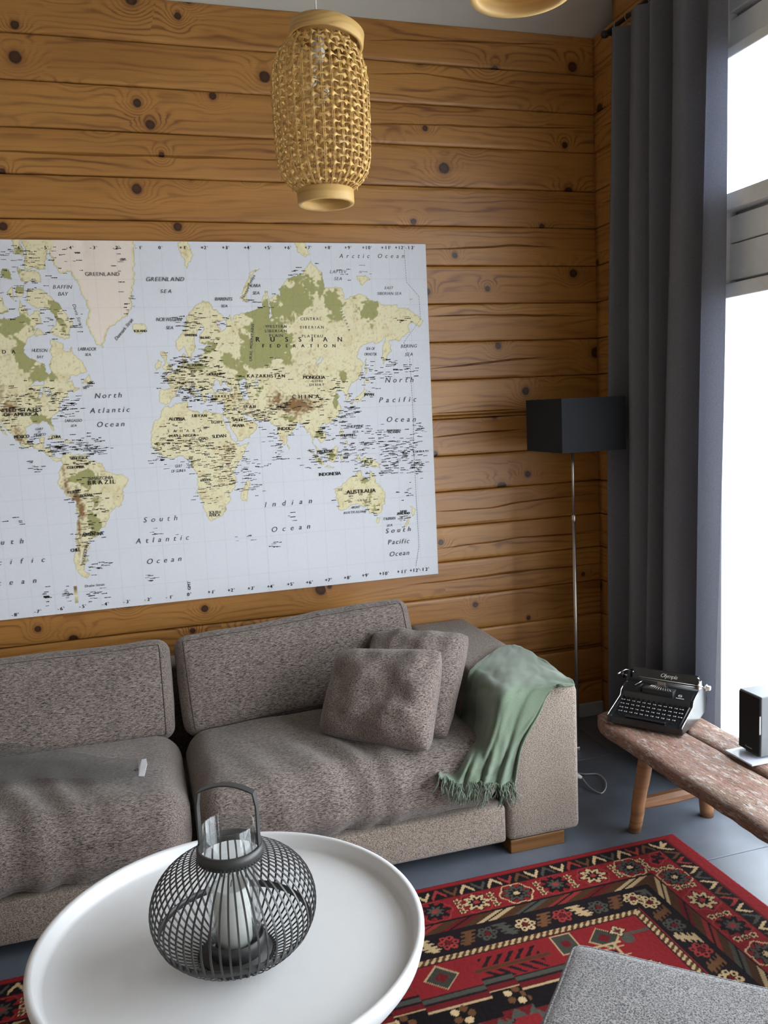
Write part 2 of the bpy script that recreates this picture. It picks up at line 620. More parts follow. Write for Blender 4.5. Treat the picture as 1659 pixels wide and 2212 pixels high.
RZ = CEIL0 + SLOPE * (YB - RIDGE_Y)
prism_x('gable_panel', [(YF, 2.86), (2.60, 2.86), (2.60, CEIL0 + SLOPE * (YB - 2.60)), (RIDGE_Y, RZ), (YF, CEIL0)], XR + 0.05, XR + 0.15, M['white_paint'], wall_right)
box('near_wall_panel', (XR + 0.02, YF, 0), (XR + 0.14, WIN_Y0 - 0.06, 2.86), M['room_wood'], wall_right)
tag(prism_x('ceiling', [(YB + 0.12, CEIL0 - SLOPE * 0.12 + 0.004), (RIDGE_Y, RZ), (YF - 0.1, CEIL0 - 0.09 + 0.004), (YF - 0.1, CEIL0 + 0.05), (RIDGE_Y, RZ + 0.14), (YB + 0.12, CEIL0 + 0.03)], XL - 0.1, XR + 0.16, M['ceiling']), 'pale painted sloping ceiling', None, None, 'structure')
tag(box('wall_left', (XL - 0.12, YF, 0), (XL, YB + 0.1, 5.2), M['room_wood']), 'timber wall out of frame on the far side', None, None, 'structure')
tag(box('wall_front', (XL, YF - 0.12, 0), (XR, YF, CEIL0), M['room_wood']), 'timber wall behind the viewer', None, None, 'structure')
tag(box('baseboard_back', (XL, YB - 0.016, 0), (XR, YB + 0.002, 0.064), M['grey_trim'], None, 0.003), 'grey painted baseboard under the log wall', None, None, 'structure')

# window wall: lower glazing, board band, upper glazing, header boards
win = box('window_1', (XR - 0.035, 2.545, 0), (XR + 0.172, 2.60, 2.95), M['white_paint'], None, 0.004)
tag(win, 'tall white-framed window beside the curtain', None, None, 'structure')


def band(name, z0, z1, x0, mat=M['white_paint'], bev=0.004, x1=XR + 0.06):
    return box(name, (x0, WIN_Y0, z0), (x1, 2.546, z1), mat, win, bev)


band('sill_board', 0.0, 0.10, XR - 0.02)
band('lower_head_rail', 1.822, 1.872, XR - 0.03)
band('groove_backing', 1.86, 2.16, XR + 0.02, M['grey_trim'])
band('board', 1.884, 2.0075, XR - 0.004)
band('board', 2.0115, 2.102, XR - 0.004)
band('upper_sill', 2.116, 2.172, XR - 0.04)
band('upper_head_rail', 2.61, 2.645, XR - 0.035)
band('head_groove', 2.64, 2.80, XR + 0.02, M['grey_trim'])
band('board', 2.648, 2.745, XR - 0.004)
band('board', 2.765, 2.95, XR - 0.012)
for k, yy in enumerate((1.45, 0.35, WIN_Y0)):
    box('mullion', (XR - 0.02, yy, 0.1), (XR + 0.05, yy + 0.07, 1.825), M['white_paint'], win, 0.004)
    box('mullion', (XR - 0.02, yy, 2.17), (XR + 0.05, yy + 0.07, 2.615), M['white_paint'], win, 0.004)
for a, b in ((1.52, 2.546), (0.42, 1.45), (WIN_Y0 + 0.07, 0.35)):
    box('pane', (XR + 0.012, a, 0.10), (XR + 0.016, b, 1.823), M['pane'], win)
    box('pane', (XR + 0.012, a, 2.171), (XR + 0.016, b, 2.611), M['pane'], win)

tag(box('ground', (XR + 0.2, -9, -0.5), (16, 14, -0.14), M['stone']), 'bright paved ground outside the window', None, None, 'structure')

# ================================================================== rug
RX0, RX1, RY0, RY1 = -0.78, 1.672, 0.58, 2.338
rug = empty('rug', ((RX0 + RX1) / 2, (RY0 + RY1) / 2, 0), 0, 'red patterned wool rug with dark floral borders on the grey floor', 'rug')


def make_rug():
    st = 0.004
    nx, ny = int((RX1 - RX0) / st) + 1, int((RY1 - RY0) / st) + 1
    X, Y = np.meshgrid(np.linspace(RX0, RX1, nx), np.linspace(RY0, RY1, ny), indexing='ij')
    dr, dl, dt, db = RX1 - X, X - RX0, RY1 - Y, Y - RY0
    side = np.minimum(dr, dl) - 0.026
    endd = np.minimum(dt, db)
    is_side = side < endd
    d = np.where(is_side, side, endd)
    s = np.where(is_side, Y - RY1 + 0.0, X - RX1 + 0.026)
    red, dred = np.array(srgb('#7b1f22')), np.array(srgb('#581618'))
    dark, cream = np.array(srgb('#1b1416')), np.array(srgb('#b79b74'))
    olive, brown, rose = np.array(srgb('#45423b')), np.array(srgb('#5a3b25')), np.array(srgb('#8a302d'))
    C = np.zeros(X.shape + (3,))
    C[:] = red

    def put(mask, col):
        C[mask] = col

    def cell(p, per):
        i = np.floor(p / per)
        return p - (i + 0.5) * per, i.astype(int)

    def flower(cx_, cy_, r0, petals, out, inn, mid, region):
        r = np.hypot(cx_, cy_)
        a = np.arctan2(cy_, cx_)
        edge = r0 * (0.82 + 0.2 * np.cos(petals * a))
        put(region & (r < edge * 1.16), dark)
        put(region & (r < edge), out)
        put(region & (r < edge * 0.62), inn)
        put(region & (r < edge * 0.28), mid)

    # outer V band
    b = (d > 0.022) & (d < 0.083)
    put(b, dark)
    q, i = cell(s, 0.046)
    tri = 0.0525 + (np.abs(q) / 0.023 - 0.5) * 0.034 * np.where(i % 2, 1, -1)
    v = b & (np.abs(d - tri) < 0.0085)
    for k, col in enumerate((cream, rose, brown, cream, olive)):
        put(v & (i % 5 == k), col)
    put(b & ((d < 0.0265) | (d > 0.0785)), dred)
    put(b & ((d < 0.030) & (d > 0.0265)), dark)
    # wide flower band
    b = (d > 0.083) & (d < 0.185)
    put(b, red * 0.92)
    put(b & (np.abs(np.sin(s * 57) * np.sin(d * 160)) > 0.93), dred)
    q, i = cell(s + 0.03, 0.132)
    for par in (0, 1, 2):
        reg = b & (i % 3 == par)
        flower(q, (d - 0.131) * 1.05, 0.043, 8, (cream, olive, dark)[par], (dark, dark, olive)[par], (rose, cream, rose)[par], reg)
        dd = np.hypot(q, (d - 0.131) * 1.05)
        put(reg & (np.abs(dd - 0.051 - 0.004 * np.cos(6 * np.arctan2(d - 0.131, q))) < 0.0022), (rose, cream, rose)[par])
    q2, i2 = cell(s + 0.096, 0.132)
    for oy in (0.108, 0.134, 0.16):
        flower(q2 + 0.012 * np.where(i2 % 2, 1, -1), d - oy, 0.0125, 5, cream, brown, dark, b & (np.abs(q2) < 0.04))
    # diagonal stripe band
    b = (d > 0.185) & (d < 0.236)
    put(b, brown * 0.55)
    ph = (s * 0.55 + d * 1.1) / 0.062
    i = np.floor(ph).astype(int)
    fr_ = ph - i
    for k, col in enumerate((dred, cream * 0.8, olive, rose * 0.8)):
        put(b & (fr_ < 0.55) & (i % 4 == k), col)
    put(b & (fr_ > 0.2) & (fr_ < 0.3), dark)
    for e in (0.186, 0.234):
        put(np.abs(d - e) < 0.003, dark)
    # dark band with rosettes
    b = (d > 0.237) & (d < 0.325)
    put(b, dark)
    q, i = cell(s + 0.02, 0.118)
    y0 = d - 0.281
    for k in range(6):
        a = k * math.pi / 3
        r = np.hypot(q - 0.021 * math.cos(a), y0 - 0.021 * math.sin(a))
        for par, col in ((0, cream), (1, rose), (2, olive)):
            put(b & (i % 3 == par) & (r < 0.0105), col)
        put(b & (r < 0.0045), dark)
    put(b & (np.hypot(q, y0) < 0.009), dred)
    q2, i2 = cell(s + 0.079, 0.118)
    leaf = b & (np.abs(q2 + y0 * 0.45 * np.where(i2 % 2, 1, -1)) < 0.016 + 0.006 * np.sign(np.sin(y0 * 420))) & (np.abs(y0) < 0.03)
    for par, col in ((0, cream * 0.85), (1, brown), (2, olive), (3, brown * 1.2)):
        put(leaf & (i2 % 4 == par), col)
    # rope
    b = (d > 0.327) & (d < 0.354)
    put(b, brown * 0.7)
    ph = (s + (d - 0.34) * 0.7) / 0.0195
    put(b & ((ph - np.floor(ph)) < 0.5), cream * 0.85)
    put(b & ((d < 0.331) | (d > 0.351)), dark)
    # field
    b = d > 0.354
    put(b, red * 0.86)
    fx, fy = X - RX1, Y - RY1
    for (cx_, cy_, k) in [(-0.52, -0.415, 0), (-0.80, -0.42, 1), (-0.63, -0.40, 2), (-0.41, -0.42, 3), (-0.47, -0.40, 4), (-0.54, -0.47, 5), (-0.46, -0.56, 4), (-0.47, -0.64, 4), (-1.0, -0.41, 0), (-1.2, -0.42, 1), (-1.35, -0.42, 0)]:
        ax, ay = fx - cx_, fy - cy_
        r = np.hypot(ax, ay)
        if k == 0:
            put(b & (np.abs(ax) + np.abs(ay) < 0.05), cream * 0.7)
            put(b & (np.abs(ax) + np.abs(ay) < 0.045), olive * 0.6)
            put(b & (np.abs(ax) + np.abs(ay) < 0.02), dred)
        elif k == 1:
            put(b & (np.abs(ay) < 0.007) & (np.abs(ax) < 0.11), brown * 0.6)
            ph = (ax - np.abs(ay) * 0.9) / 0.032
            put(b & (np.abs(ax) < 0.085) & (np.abs(ay) < 0.045) & (np.abs(ay) > 0.010) & ((ph - np.floor(ph)) < 0.45), dark)
        elif k == 2:
            put(b & (np.maximum(np.abs(ax) * 1.3, np.abs(ay)) < 0.042), cream * 0.8)
            put(b & (np.maximum(np.abs(ax) * 1.3, np.abs(ay)) < 0.037), olive * 0.7)
            put(b & (r < 0.014), dred)
        elif k == 3:
            put(b & (np.abs(ay) < 0.006) & (np.abs(ax) < 0.06), olive)
            put(b & (np.hypot(ax - 0.05, ay - 0.02) < 0.016), olive)
            put(b & (np.hypot(ax + 0.05, ay + 0.02) < 0.018), olive)
        elif k == 4:
            flower(ax, ay, 0.022, 4, cream * 0.9, olive, dred, b)
        else:
            g_ = (np.abs(ay) < 0.03) & (np.abs(ax) < 0.055)
            put(b & g_ & ((np.abs(np.abs(ax) - 0.03) < 0.003) | (np.abs(ay - 0.01) < 0.003) | (np.abs(np.abs(ay) - 0.028) < 0.003)), cream * 0.75)
    # stepped medallion
    ix, iy = dt - 0.47, np.minimum(dr, dl) - 0.52
    step = np.floor(X / 0.11) * 0.0 + 0.018 * np.where(np.floor(X / 0.085).astype(int) % 3 == 0, 1, 0)
    dd = np.minimum(ix + step, np.minimum(iy, db - 0.47) + 0.0) - 0.0
    for lo, hi, col in ((0.0, 0.006, dark), (0.006, 0.022, olive * 0.9), (0.022, 0.03, dark), (0.03, 0.05, dred), (0.05, 0.055, cream * 0.8), (0.055, 0.125, dark * 0.6), (0.125, 0.16, olive)):
        put(b & (dd >= lo) & (dd < hi), col)
    q, i = cell(X, 0.15)
    for k in range(5):
        a = k * 2 * math.pi / 5
        r = np.hypot(q - 0.022 * math.cos(a), dd - 0.085 - 0.022 * math.sin(a))
        put(b & (r < 0.011) & (dd > 0.04) & (dd < 0.13), (cream if k % 2 else brown))
    ph, i = cell(X, 0.05)
    put(b & (dd > 0.125) & (dd < 0.16) & (dd - 0.125 < 0.035 - np.abs(ph) * 1.4), dred)
    inn = b & (dd >= 0.16)
    put(inn, red * 0.9)
    q, i = cell(X + 0.02, 0.17)
    q2, i2 = cell(Y, 0.15)
    flower(q, q2, 0.036, 6, olive, dark, cream, inn)
    # weave unevenness
    C *= (0.93 + 0.14 * rng.random(X.shape))[..., None]
    C *= (1 + 0.05 * np.sin(Y * 900))[..., None]
    Z = np.full(X.shape, 0.011) + 0.0012 * rng.random(X.shape)
    Z[[0, -1], :] = 0.002
    Z[:, [0, -1]] = 0.002
    ox, oy = (RX0 + RX1) / 2, (RY0 + RY1) / 2
    return grid_attr('pile', X - ox, Y - oy, Z, C, attr_material('rug_pile', 'print', 0.95, 900, 0.5, 0.1), rug)


def grid_attr(name, X, Y, Z, C, mat, parent):
    nx, ny = X.shape
    co = np.stack([X, Y, Z], -1).reshape(-1, 3).astype(np.float32)
    idx = np.arange(nx * ny).reshape(nx, ny)
    q = np.stack([idx[:-1, :-1], idx[1:, :-1], idx[1:, 1:], idx[:-1, 1:]], -1).reshape(-1, 4)
    me = bpy.data.meshes.new(name)
    me.vertices.add(len(co))
    me.vertices.foreach_set('co', co.ravel())
    me.loops.add(q.size)
    me.loops.foreach_set('vertex_index', q.ravel().astype(np.int32))
    me.polygons.add(len(q))
    me.polygons.foreach_set('loop_start', np.arange(0, q.size, 4, dtype=np.int32))
    me.update(calc_edges=True)
    ca = me.color_attributes.new('print', 'FLOAT_COLOR', 'POINT')
    rgba = np.ones((len(co), 4), np.float32)
    rgba[:, :3] = np.clip(C.reshape(-1, 3), 0, 1)
    ca.data.foreach_set('color', rgba.ravel())
    me.polygons.foreach_set('use_smooth', np.ones(len(q), bool))
    me.materials.append(mat)
    return link(bpy.data.objects.new(name, me), parent)


make_rug()
hx_, hy_ = (RX1 - RX0) / 2, (RY1 - RY0) / 2
box('backing', (-hx_ + 0.002, -hy_ + 0.002, 0.0005), (hx_ - 0.002, hy_ - 0.002, 0.009), plain('rug_backing', (0.12, 0.03, 0.03), 0.95), rug)

# ================================================================== sofa
def soft_fn(h, r, puff=(0, 0, 0), wr=None):
    h = np.array(h)

    def f(u):
        p = np.array(u) * h
        inner = np.clip(p, -(h - r), h - r)
        d = p - inner
        l = np.linalg.norm(d)
        if l > 1e-9:
            p = inner + d / l * r
        n = d / l if l > 1e-9 else np.zeros(3)
        p = p.copy()
        p[2] += puff[2] * n[2] * (1 - u[0] ** 2) ** 0.8 * (1 - u[1] ** 2) ** 0.8
        p[1] += puff[1] * n[1] * (1 - u[0] ** 2) ** 0.8 * (1 - u[2] ** 2) ** 0.8
        p[0] += puff[0] * n[0] * (1 - u[1] ** 2) ** 0.8 * (1 - u[2] ** 2) ** 0.8
        if wr is not None:
            p += wr(p, n)
        return p
    return f


def soft_box(name, f, mat, parent, loc, rot=(0, 0, 0), cuts=26, seams=None, power=1.7):
    bm = bmesh.new()
    bmesh.ops.create_cube(bm, size=2.0)
    bmesh.ops.subdivide_edges(bm, edges=bm.edges[:], cuts=cuts, use_grid_fill=True)
    for v in bm.verts:
        u = [math.copysign(1 - (1 - min(1, abs(c))) ** power, c) for c in v.co]
        v.co = Vector(f(u))
    o = bmobj(name, bm, mat, parent, True, loc)
    o.rotation_euler = rot
    for path in (seams or []):
        pts = [Vector(f(u)) for u in path]
        vv, ff = tube_data(pts, 0.0016, 5, True)
        s = obj('seam', vv, ff, M['seam'], o, True)
    return o


def rect_loop(axis, val, a, b, n=36, k=0.93):
    """closed loop of cube coordinates around a face, just inside its border"""
    out = []
    cs = [(-k, -k), (k, -k), (k, k), (-k, k)]
    for i in range(4):
        p, q = cs[i], cs[(i + 1) % 4]
        for t in np.linspace(0, 1, n, endpoint=False):
            u = [0, 0, 0]
            u[axis] = val
            u[a] = p[0] + (q[0] - p[0]) * t
            u[b] = p[1] + (q[1] - p[1]) * t
            out.append(u)
    return out


sofa = empty('sofa', (0.1, 2.9, 0), 0, 'brown-grey melange fabric sofa with low arms below the world map', 'sofa')
SX, SY = 0.1, 2.9


def S(x, y, z):
    return (x - SX, y - SY, z)


AX0, AX1, SYF, SYB = 1.102, 1.371, 2.428, 3.420
box('seat_base', S(-0.90, SYF + 0.004, 0.045), S(1.098, 3.30, 0.175), M['sofa_body'], sofa, 0.014, 3, True)
box('backrest_frame', S(-0.90, 3.262, 0.045), S(1.10, SYB, 0.552), M['sofa_body'], sofa, 0.018, 3, True)
for nm, a, b in (('armrest', AX0, AX1), ('armrest', -1.16, -0.902)):
    bm = bmesh.new()
    bm_box(bm, S(a, SYF, 0.045), S(b, SYB + 0.006, 0.552), 0.022, 4)
    bmesh.ops.subdivide_edges(bm, edges=[e for e in bm.edges if e.calc_length() > 0.2], cuts=3, use_grid_fill=True)
    bmobj(nm, bm, M['sofa_body'], sofa, True)
for a in (1.112, -1.15):
    for yy in (2.436, 3.22):
        ft = box('foot', S(a, yy, 0), S(a + 0.20, yy + 0.17, 0.046), M['foot_wood'], sofa, 0.002, 1)


def seat_wrinkle(seed, amp=0.008):
    def wr(p, n):
        if n[2] < 0.2 and n[1] > -0.2:
            return np.zeros(3)
        w = mnoise.noise(Vector((p[0] * 5 + seed, p[1] * 5, 0.3)))
        ridge = math.sin((p[0] * 0.9 + p[1] * 0.35) * 58 + 2.4 * w + seed)
        mask = math.exp(-((p[0] + 0.02) / 0.24) ** 2 - ((p[1] + 0.16) / 0.17) ** 2)
        fine = mnoise.noise(Vector((p[0] * 14, p[1] * 14 + seed, 1.7)))
        return n * (amp * ridge * mask * 0.95 + 0.006 * w + 0.0018 * fine)
    return wr


# seat cushions
for cx_, hx, sd in ((0.598, 0.494, 0.3), (-0.402, 0.492, 4.2)):
    f = soft_fn((hx, 0.300, 0.112), 0.085, (0.0, 0.014, 0.022), seat_wrinkle(sd, 0.011))
    soft_box('seat_cushion', f, M['sofa'], sofa, S(cx_, 2.717, 0.283), (0, 0, 0), 72, None)


def back_wrinkle(seed):
    def wr(p, n):
        w = mnoise.noise(Vector((p[0] * 4 + seed, p[2] * 5, 2.3)))
        e = mnoise.noise(Vector((p[0] * 13 + seed, p[2] * 13, 5.1)))
        return n * (0.008 * w + 0.002 * e)
    return wr


f = soft_fn((0.448, 0.095, 0.178), 0.045, (0.0, 0.030, 0.006), back_wrinkle(1.3))
soft_box('back_cushion', f, M['sofa'], sofa, S(0.553, 3.092, 0.542), (math.radians(-17), math.radians(-3.4), 0), 30, [rect_loop(1, -1, 0, 2)])
f = soft_fn((0.484, 0.095, 0.176), 0.045, (0.0, 0.030, 0.006), back_wrinkle(6.3))
soft_box('back_cushion', f, M['sofa'], sofa, S(-0.405, 3.085, 0.518), (math.radians(-16), math.radians(-0.3), 0), 30, [rect_loop(1, -1, 0, 2)])


# ------------------------------------------------------------------ throw pillows
def pillow(name, TL, TR, BR, BL, thick, label, seed, sag=0.02):
    TL, TR, BR, BL = [np.array(p) for p in (TL, TR, BR, BL)]
    c = (TL + TR + BR + BL) / 4
    ex, ez = (TR - TL + BR - BL), (TL - BL + TR - BR)
    nrm = np.cross(ex, ez)
    nrm /= np.linalg.norm(nrm)          # towards the viewer
    n = 30
    V, Fc = [], []
    for side in (1, -1):
        for i in range(n + 1):
            for j in range(n + 1):
                u, v = 2 * i / n - 1, 2 * j / n - 1
                u = math.copysign(1 - (1 - abs(u)) ** 1.4, u)
                v = math.copysign(1 - (1 - abs(v)) ** 1.4, v)
                rc = 1 - 0.075 * (u * u * v * v) ** 2
                pu = u * (1 - 0.025 * (1 - v * v)) * rc
                pv = v * (1 - 0.03 * (1 - u * u)) * rc
                a, b = (pu + 1) / 2, (pv + 1) / 2
                p = (BL * (1 - a) + BR * a) * (1 - b) + (TL * (1 - a) + TR * a) * b
                t = ((1 - abs(u) ** 3.2) * (1 - abs(v) ** 3.2)) ** 0.5
                w = mnoise.noise(Vector((u * 2.2 + seed, v * 2.2, seed)))
                w2 = mnoise.noise(Vector((u * 6 + seed, v * 5, seed * 2)))
                crease = math.exp(-((v - 0.85) / 0.16) ** 2) * math.sin(u * 11 + seed)
                off = thick * t * (1 + 0.28 * w + 0.1 * w2) + 0.010 * crease * t
                V.append(p + nrm * side * off - np.array([0, 0, sag * t * (v > 0) * v]))
    K = (n + 1) ** 2
    for side in (0, 1):
        for i in range(n):
            for j in range(n):
                q = [side * K + i * (n + 1) + j, side * K + (i + 1) * (n + 1) + j, side * K + (i + 1) * (n + 1) + j + 1, side * K + i * (n + 1) + j + 1]
                Fc.append(tuple(q if side == 0 else q[::-1]))
    bm = bmesh.new()
    vs_ = [bm.verts.new(tuple(p - c)) for p in V]
    for q in Fc:
        bm.faces.new([vs_[i] for i in q])
    bmesh.ops.remove_doubles(bm, verts=bm.verts, dist=0.0002)
    o = bmobj(name, bm, M['pillow'], None, True, tuple(c))
    return tag(o, label, 'pillow', 'loose pillows on the sofa')


BL = zp(683, 1588, 0.415)
BR = zp(932, 1632, 0.40)
TL = yp(733, 1398, BL[1] + 0.15)
TR = yp(962, 1400, BR[1] + 0.17)
pillow('throw_pillow', TL, TR, BR, BL, 0.088, 'square brown-grey pillow in front, leaning on the other pillow', 1.7)
TL2 = yp(803, 1362, 3.02)
TR2 = yp(1022, 1368, 2.80)
BR2 = zp(968, 1602, 0.40)
BL2 = zp(770, 1560, 0.43)
pillow('throw_pillow', TL2, TR2, BR2, BL2, 0.075, 'crumpled brown-grey pillow wedged behind the front one against the armrest', 5.1, 0.0)

# ------------------------------------------------------------------ green throw over the arm
rows = []
A = lambda x, y: zp(x, y, 0.566)
rows.append([zp(1058, 1412, 0.562), A(1092, 1394), A(1130, 1400), A(1178, 1430), A(1226, 1464)])
rows.append([zp(1018, 1446, 0.565), zp(1060, 1436, 0.572), zp(1112, 1448, 0.572), zp(1172, 1462, 0.572), zp(1240, 1480, 0.566)])
rows.append([xp(1004, 1495, 1.082), xp(1032, 1496, 1.092), yp(1082, 1498, 2.418), yp(1134, 1502, 2.414), yp(1196, 1488, 2.414)])
rows.append([xp(994, 1550, 1.070), xp(1028, 1558, 1.082), yp(1066, 1572, 2.406), yp(1106, 1572, 2.408), yp(1160, 1548, 2.414)])
rows.append([xp(974, 1614, 1.035), yp(1008, 1632, 2.44), yp(1048, 1640, 2.398), yp(1086, 1645, 2.402), yp(1124, 1612, 2.412)])
rows.append([yp(950, 1668, 2.385), yp(990, 1688, 2.382), yp(1034, 1684, 2.386), yp(1072, 1690, 2.392), yp(1112, 1686, 2.404)])
NU, NV = 64, 72
g1 = np.array([catmull(r, NU) for r in rows])                    # 6 x NU x 3
G = np.stack([catmull(g1[:, i, :], NV) for i in range(NU)])       # NU x NV x 3
FO = np.zeros_like(G)
for i in range(NU):
    for j in range(NV):
        u, v = i / (NU - 1), j / (NV - 1)
        k = min(1, max(0, (v - 0.3) / 0.5))
        fold = math.sin(u * 17 + 1.2 + 2.5 * v + 1.2 * mnoise.noise(Vector((u * 3, v * 4, 8)))) * 0.022 * k + 0.007 * k * math.sin(u * 41 + 3)
        wv = 0.012 * mnoise.noise(Vector((u * 5 + v * 3, v * 9 - u * 2, 3.3))) + 0.004 * mnoise.noise(Vector((u * 15, v * 18, 1.3)))
        nrm = np.array([-0.45, -0.89, 0.0]) * (k) + np.array([0, 0, 1.0]) * (1 - k)
        FO[i, j] = nrm * (abs(fold) + abs(wv) * 0.8)
for i in range(NU):
    for j in range(NV):
        p = G[i, j]
        m_ = 0.009
        if AX0 - m_ < p[0] < AX1 + m_ and p[1] > SYF - m_ and p[2] < 0.552 + m_:
            gaps = [p[0] - (AX0 - m_), p[1] - (SYF - m_), 0.552 + m_ - p[2]]
            k = int(np.argmin(gaps))
            if k == 0:
                p[0] = AX0 - m_
            elif k == 1:
                p[1] = SYF - m_
            else:
                p[2] = 0.552 + m_
for _ in range(3):
    G[1:-1, 1:-1] = 0.5 * G[1:-1, 1:-1] + 0.125 * (G[2:, 1:-1] + G[:-2, 1:-1] + G[1:-1, 2:] + G[1:-1, :-2])
G += FO
ctr = np.array([1.2, 2.5, 0.55])
throw = empty('throw_blanket', tuple(ctr), 0, 'green woven throw with fringed hem draped over the sofa armrest', 'blanket')
cl = obj('cloth', (G.reshape(-1, 3) - ctr), grid_faces(NU, NV), M['throw'], throw, True)
sm = cl.modifiers.new('thickness', 'SOLIDIFY')
sm.thickness = 0.006
sm.offset = 1.0
parts = []
for k in range(120):
    u = rng.uniform(0, NU - 1.01)
    i = int(u)
    p = G[i, -1] * (1 - u + i) + G[i + 1, -1] * (u - i) + np.array([0, rng.uniform(-0.012, 0.002), 0.004])
    ln = rng.uniform(0.045, 0.075)
    path = []
    a, sx_ = rng.uniform(0, 6.28), rng.normal(-0.008, 0.020)
    for t in np.linspace(0, 1, 7):
        path.append(tuple(p - ctr + np.array([sx_ * t + 0.004 * math.sin(a + t * 7), -0.010 * math.sin(t * 2.2) + 0.003 * math.cos(a + t * 6), -ln * t])))
    parts.append(tube_data(path, [0.0014, 0.0017, 0.0015, 0.0017, 0.0014, 0.0015, 0.0008], 5))
vv, ff = merge(parts)
tag(obj('fringe', vv, ff, M['throw'], throw, True), 'knotted green fringe threads along the hem', None, None, 'stuff')

# ------------------------------------------------------------------ sheer cloth with a white tag on the far seat
top = [(-140, 1588, .45), (-40, 1604, .44), (40, 1616, .437), (120, 1628, .430), (210, 1642, .424), (300, 1652, .419)]
bot = [(-140, 1712, .432), (-40, 1704, .430), (40, 1694, .428), (120, 1690, .424), (210, 1692, .420), (300, 1686, .416)]
ct = zp(100, 1660, 0.42)
ga, gb = catmull([zp(*p) for p in top], 40), catmull([zp(*p) for p in bot], 40)
V = []
for i in range(40):
    for j in range(14):
        t = j / 13
        p = ga[i] * (1 - t) + gb[i] * t
        p = p + np.array([0, 0, 0.014 + 0.010 * math.sin(t * math.pi) * (1 - i / 45) + 0.003 * mnoise.noise(Vector((i * 0.2, j * 0.5, 1)))])
        V.append(p - ct)
sheer = empty('sheer_cloth', tuple(ct), 0, 'translucent grey mesh cloth with a white tag lying on the sofa seat', 'cloth')
sc_ = obj('mesh_cloth', V, grid_faces(40, 14), M['sheer'], sheer, True)
tg = [zp(317, 1650, .428), zp(319, 1662, .427), zp(313, 1688, .420), zp(301, 1688, .419), zp(301, 1672, .421), zp(307, 1652, .427)]
V = [p - ct + np.array([0, 0, 0.016]) for p in tg] + [p - ct + np.array([0, 0, 0.0175]) for p in tg]
n = len(tg)
obj('tag', V, [tuple(range(n))[::-1], tuple(range(n, 2 * n))] + [(i, (i + 1) % n, n + (i + 1) % n, n + i) for i in range(n)], M['tag'], sheer)
p0 = zp(296, 1675, .421) - ct
tube('eyelet', [tuple(p0 + np.array([0.006 * math.cos(a), 0.006 * math.sin(a), 0.018])) for a in np.linspace(0, 6.28, 14, endpoint=False)], 0.0012, M['black_matte'], sheer, 6, True)

# ================================================================== coffee table
TCX, TCY, TZ, TR_ = 0.1255, 1.684, 0.400, 0.4045
table = empty('coffee_table', (TCX, TCY, 0.0125), 0, 'white round tray-top coffee table holding the wire lantern', 'table')
zt = TZ - 0.0125
lathe('tray_top', [(0.0, zt), (0.30, zt), (0.372, zt), (0.380, zt + 0.003), (0.384, zt + 0.012), (0.389, zt + 0.030), (0.392, zt + 0.0335), (0.399, zt + 0.0340), (0.4045, zt + 0.031), (0.4045, zt + 0.020), (0.398, zt - 0.006), (0.388, zt - 0.020), (0.372, zt - 0.026), (0.0, zt - 0.026)], M['table_white'], table, 128)
lathe('pedestal', [(0.0, zt - 0.026), (0.10, zt - 0.027), (0.04, zt - 0.05), (0.028, zt - 0.10), (0.028, 0.05), (0.05, 0.025), (0.19, 0.012), (0.2, 0.004), (0.2, 0.0), (0.0, 0.0)], M['table_white'], table, 64)

# ------------------------------------------------------------------ lantern
LX, LY = 0.130, 1.640
LR, LH = 0.167, 0.222
lan = empty('wire_lantern', (LX, LY, TZ), 0, 'round charcoal metal wire lantern with strap handle on the white table', 'lantern')
lr = []
for k in range(25):
    t = k / 24
    a = -math.pi / 2 + math.pi * t
    r = LR * max(0.0, math.cos(a)) ** 0.78
    z = LH / 2 + LH / 2 * math.sin(a)
    lr.append((r, z))
prof = [(0.075, 0.003)] + [(r, z) for r, z in lr if z > 0.006 and (r > 0.066)] + [(0.064, LH - 0.001)]
w2, d2 = 0.0019, 0.0011
V, Fc = [], []
for r, z in prof:
    for sx_, sr in ((-1, -1), (1, -1), (1, 1), (-1, 1)):
        V.append((r + sr * d2, sx_ * w2, z))
for i in range(len(prof) - 1):
    for q in range(4):
        Fc.append((i * 4 + q, i * 4 + (q + 1) % 4, i * 4 + 4 + (q + 1) % 4, i * 4 + 4 + q))
first = obj('rib', V, Fc, M['lantern'], lan)
NR = 58
for k in range(1, NR):
    o = bpy.data.objects.new('rib', first.data)
    o.rotation_euler = (0, 0, 2 * math.pi * k / NR)
    link(o, lan)
lathe('collar', [(0.060, LH - 0.006), (0.0665, LH - 0.007), (0.0665, LH + 0.017), (0.060, LH + 0.018)], M['lantern'], lan, 64, True)
lathe('base_ring', [(0.068, 0.0), (0.080, 0.0), (0.080, 0.006), (0.068, 0.006)], M['lantern'], lan, 48, True)
lathe('base_plate', [(0.0, 0.001), (0.072, 0.001), (0.072, 0.010), (0.0, 0.010)], M['lantern'], lan, 48)
zb = 0.064
rb = np.interp(zb, [p[1] for p in lr], [p[0] for p in lr]) - 0.004
lathe('inner_band', [(rb, zb - 0.007), (rb + 0.002, zb - 0.007), (rb + 0.004, zb + 0.007), (rb + 0.002, zb + 0.007)], M['lantern'], lan, 64, True)
lathe('candle_cup', [(0.0, 0.010), (0.054, 0.010), (0.0575, 0.030), (0.0575, 0.046), (0.0545, 0.046), (0.0545, 0.032), (0.0, 0.030)], M['lantern'], lan, 48)
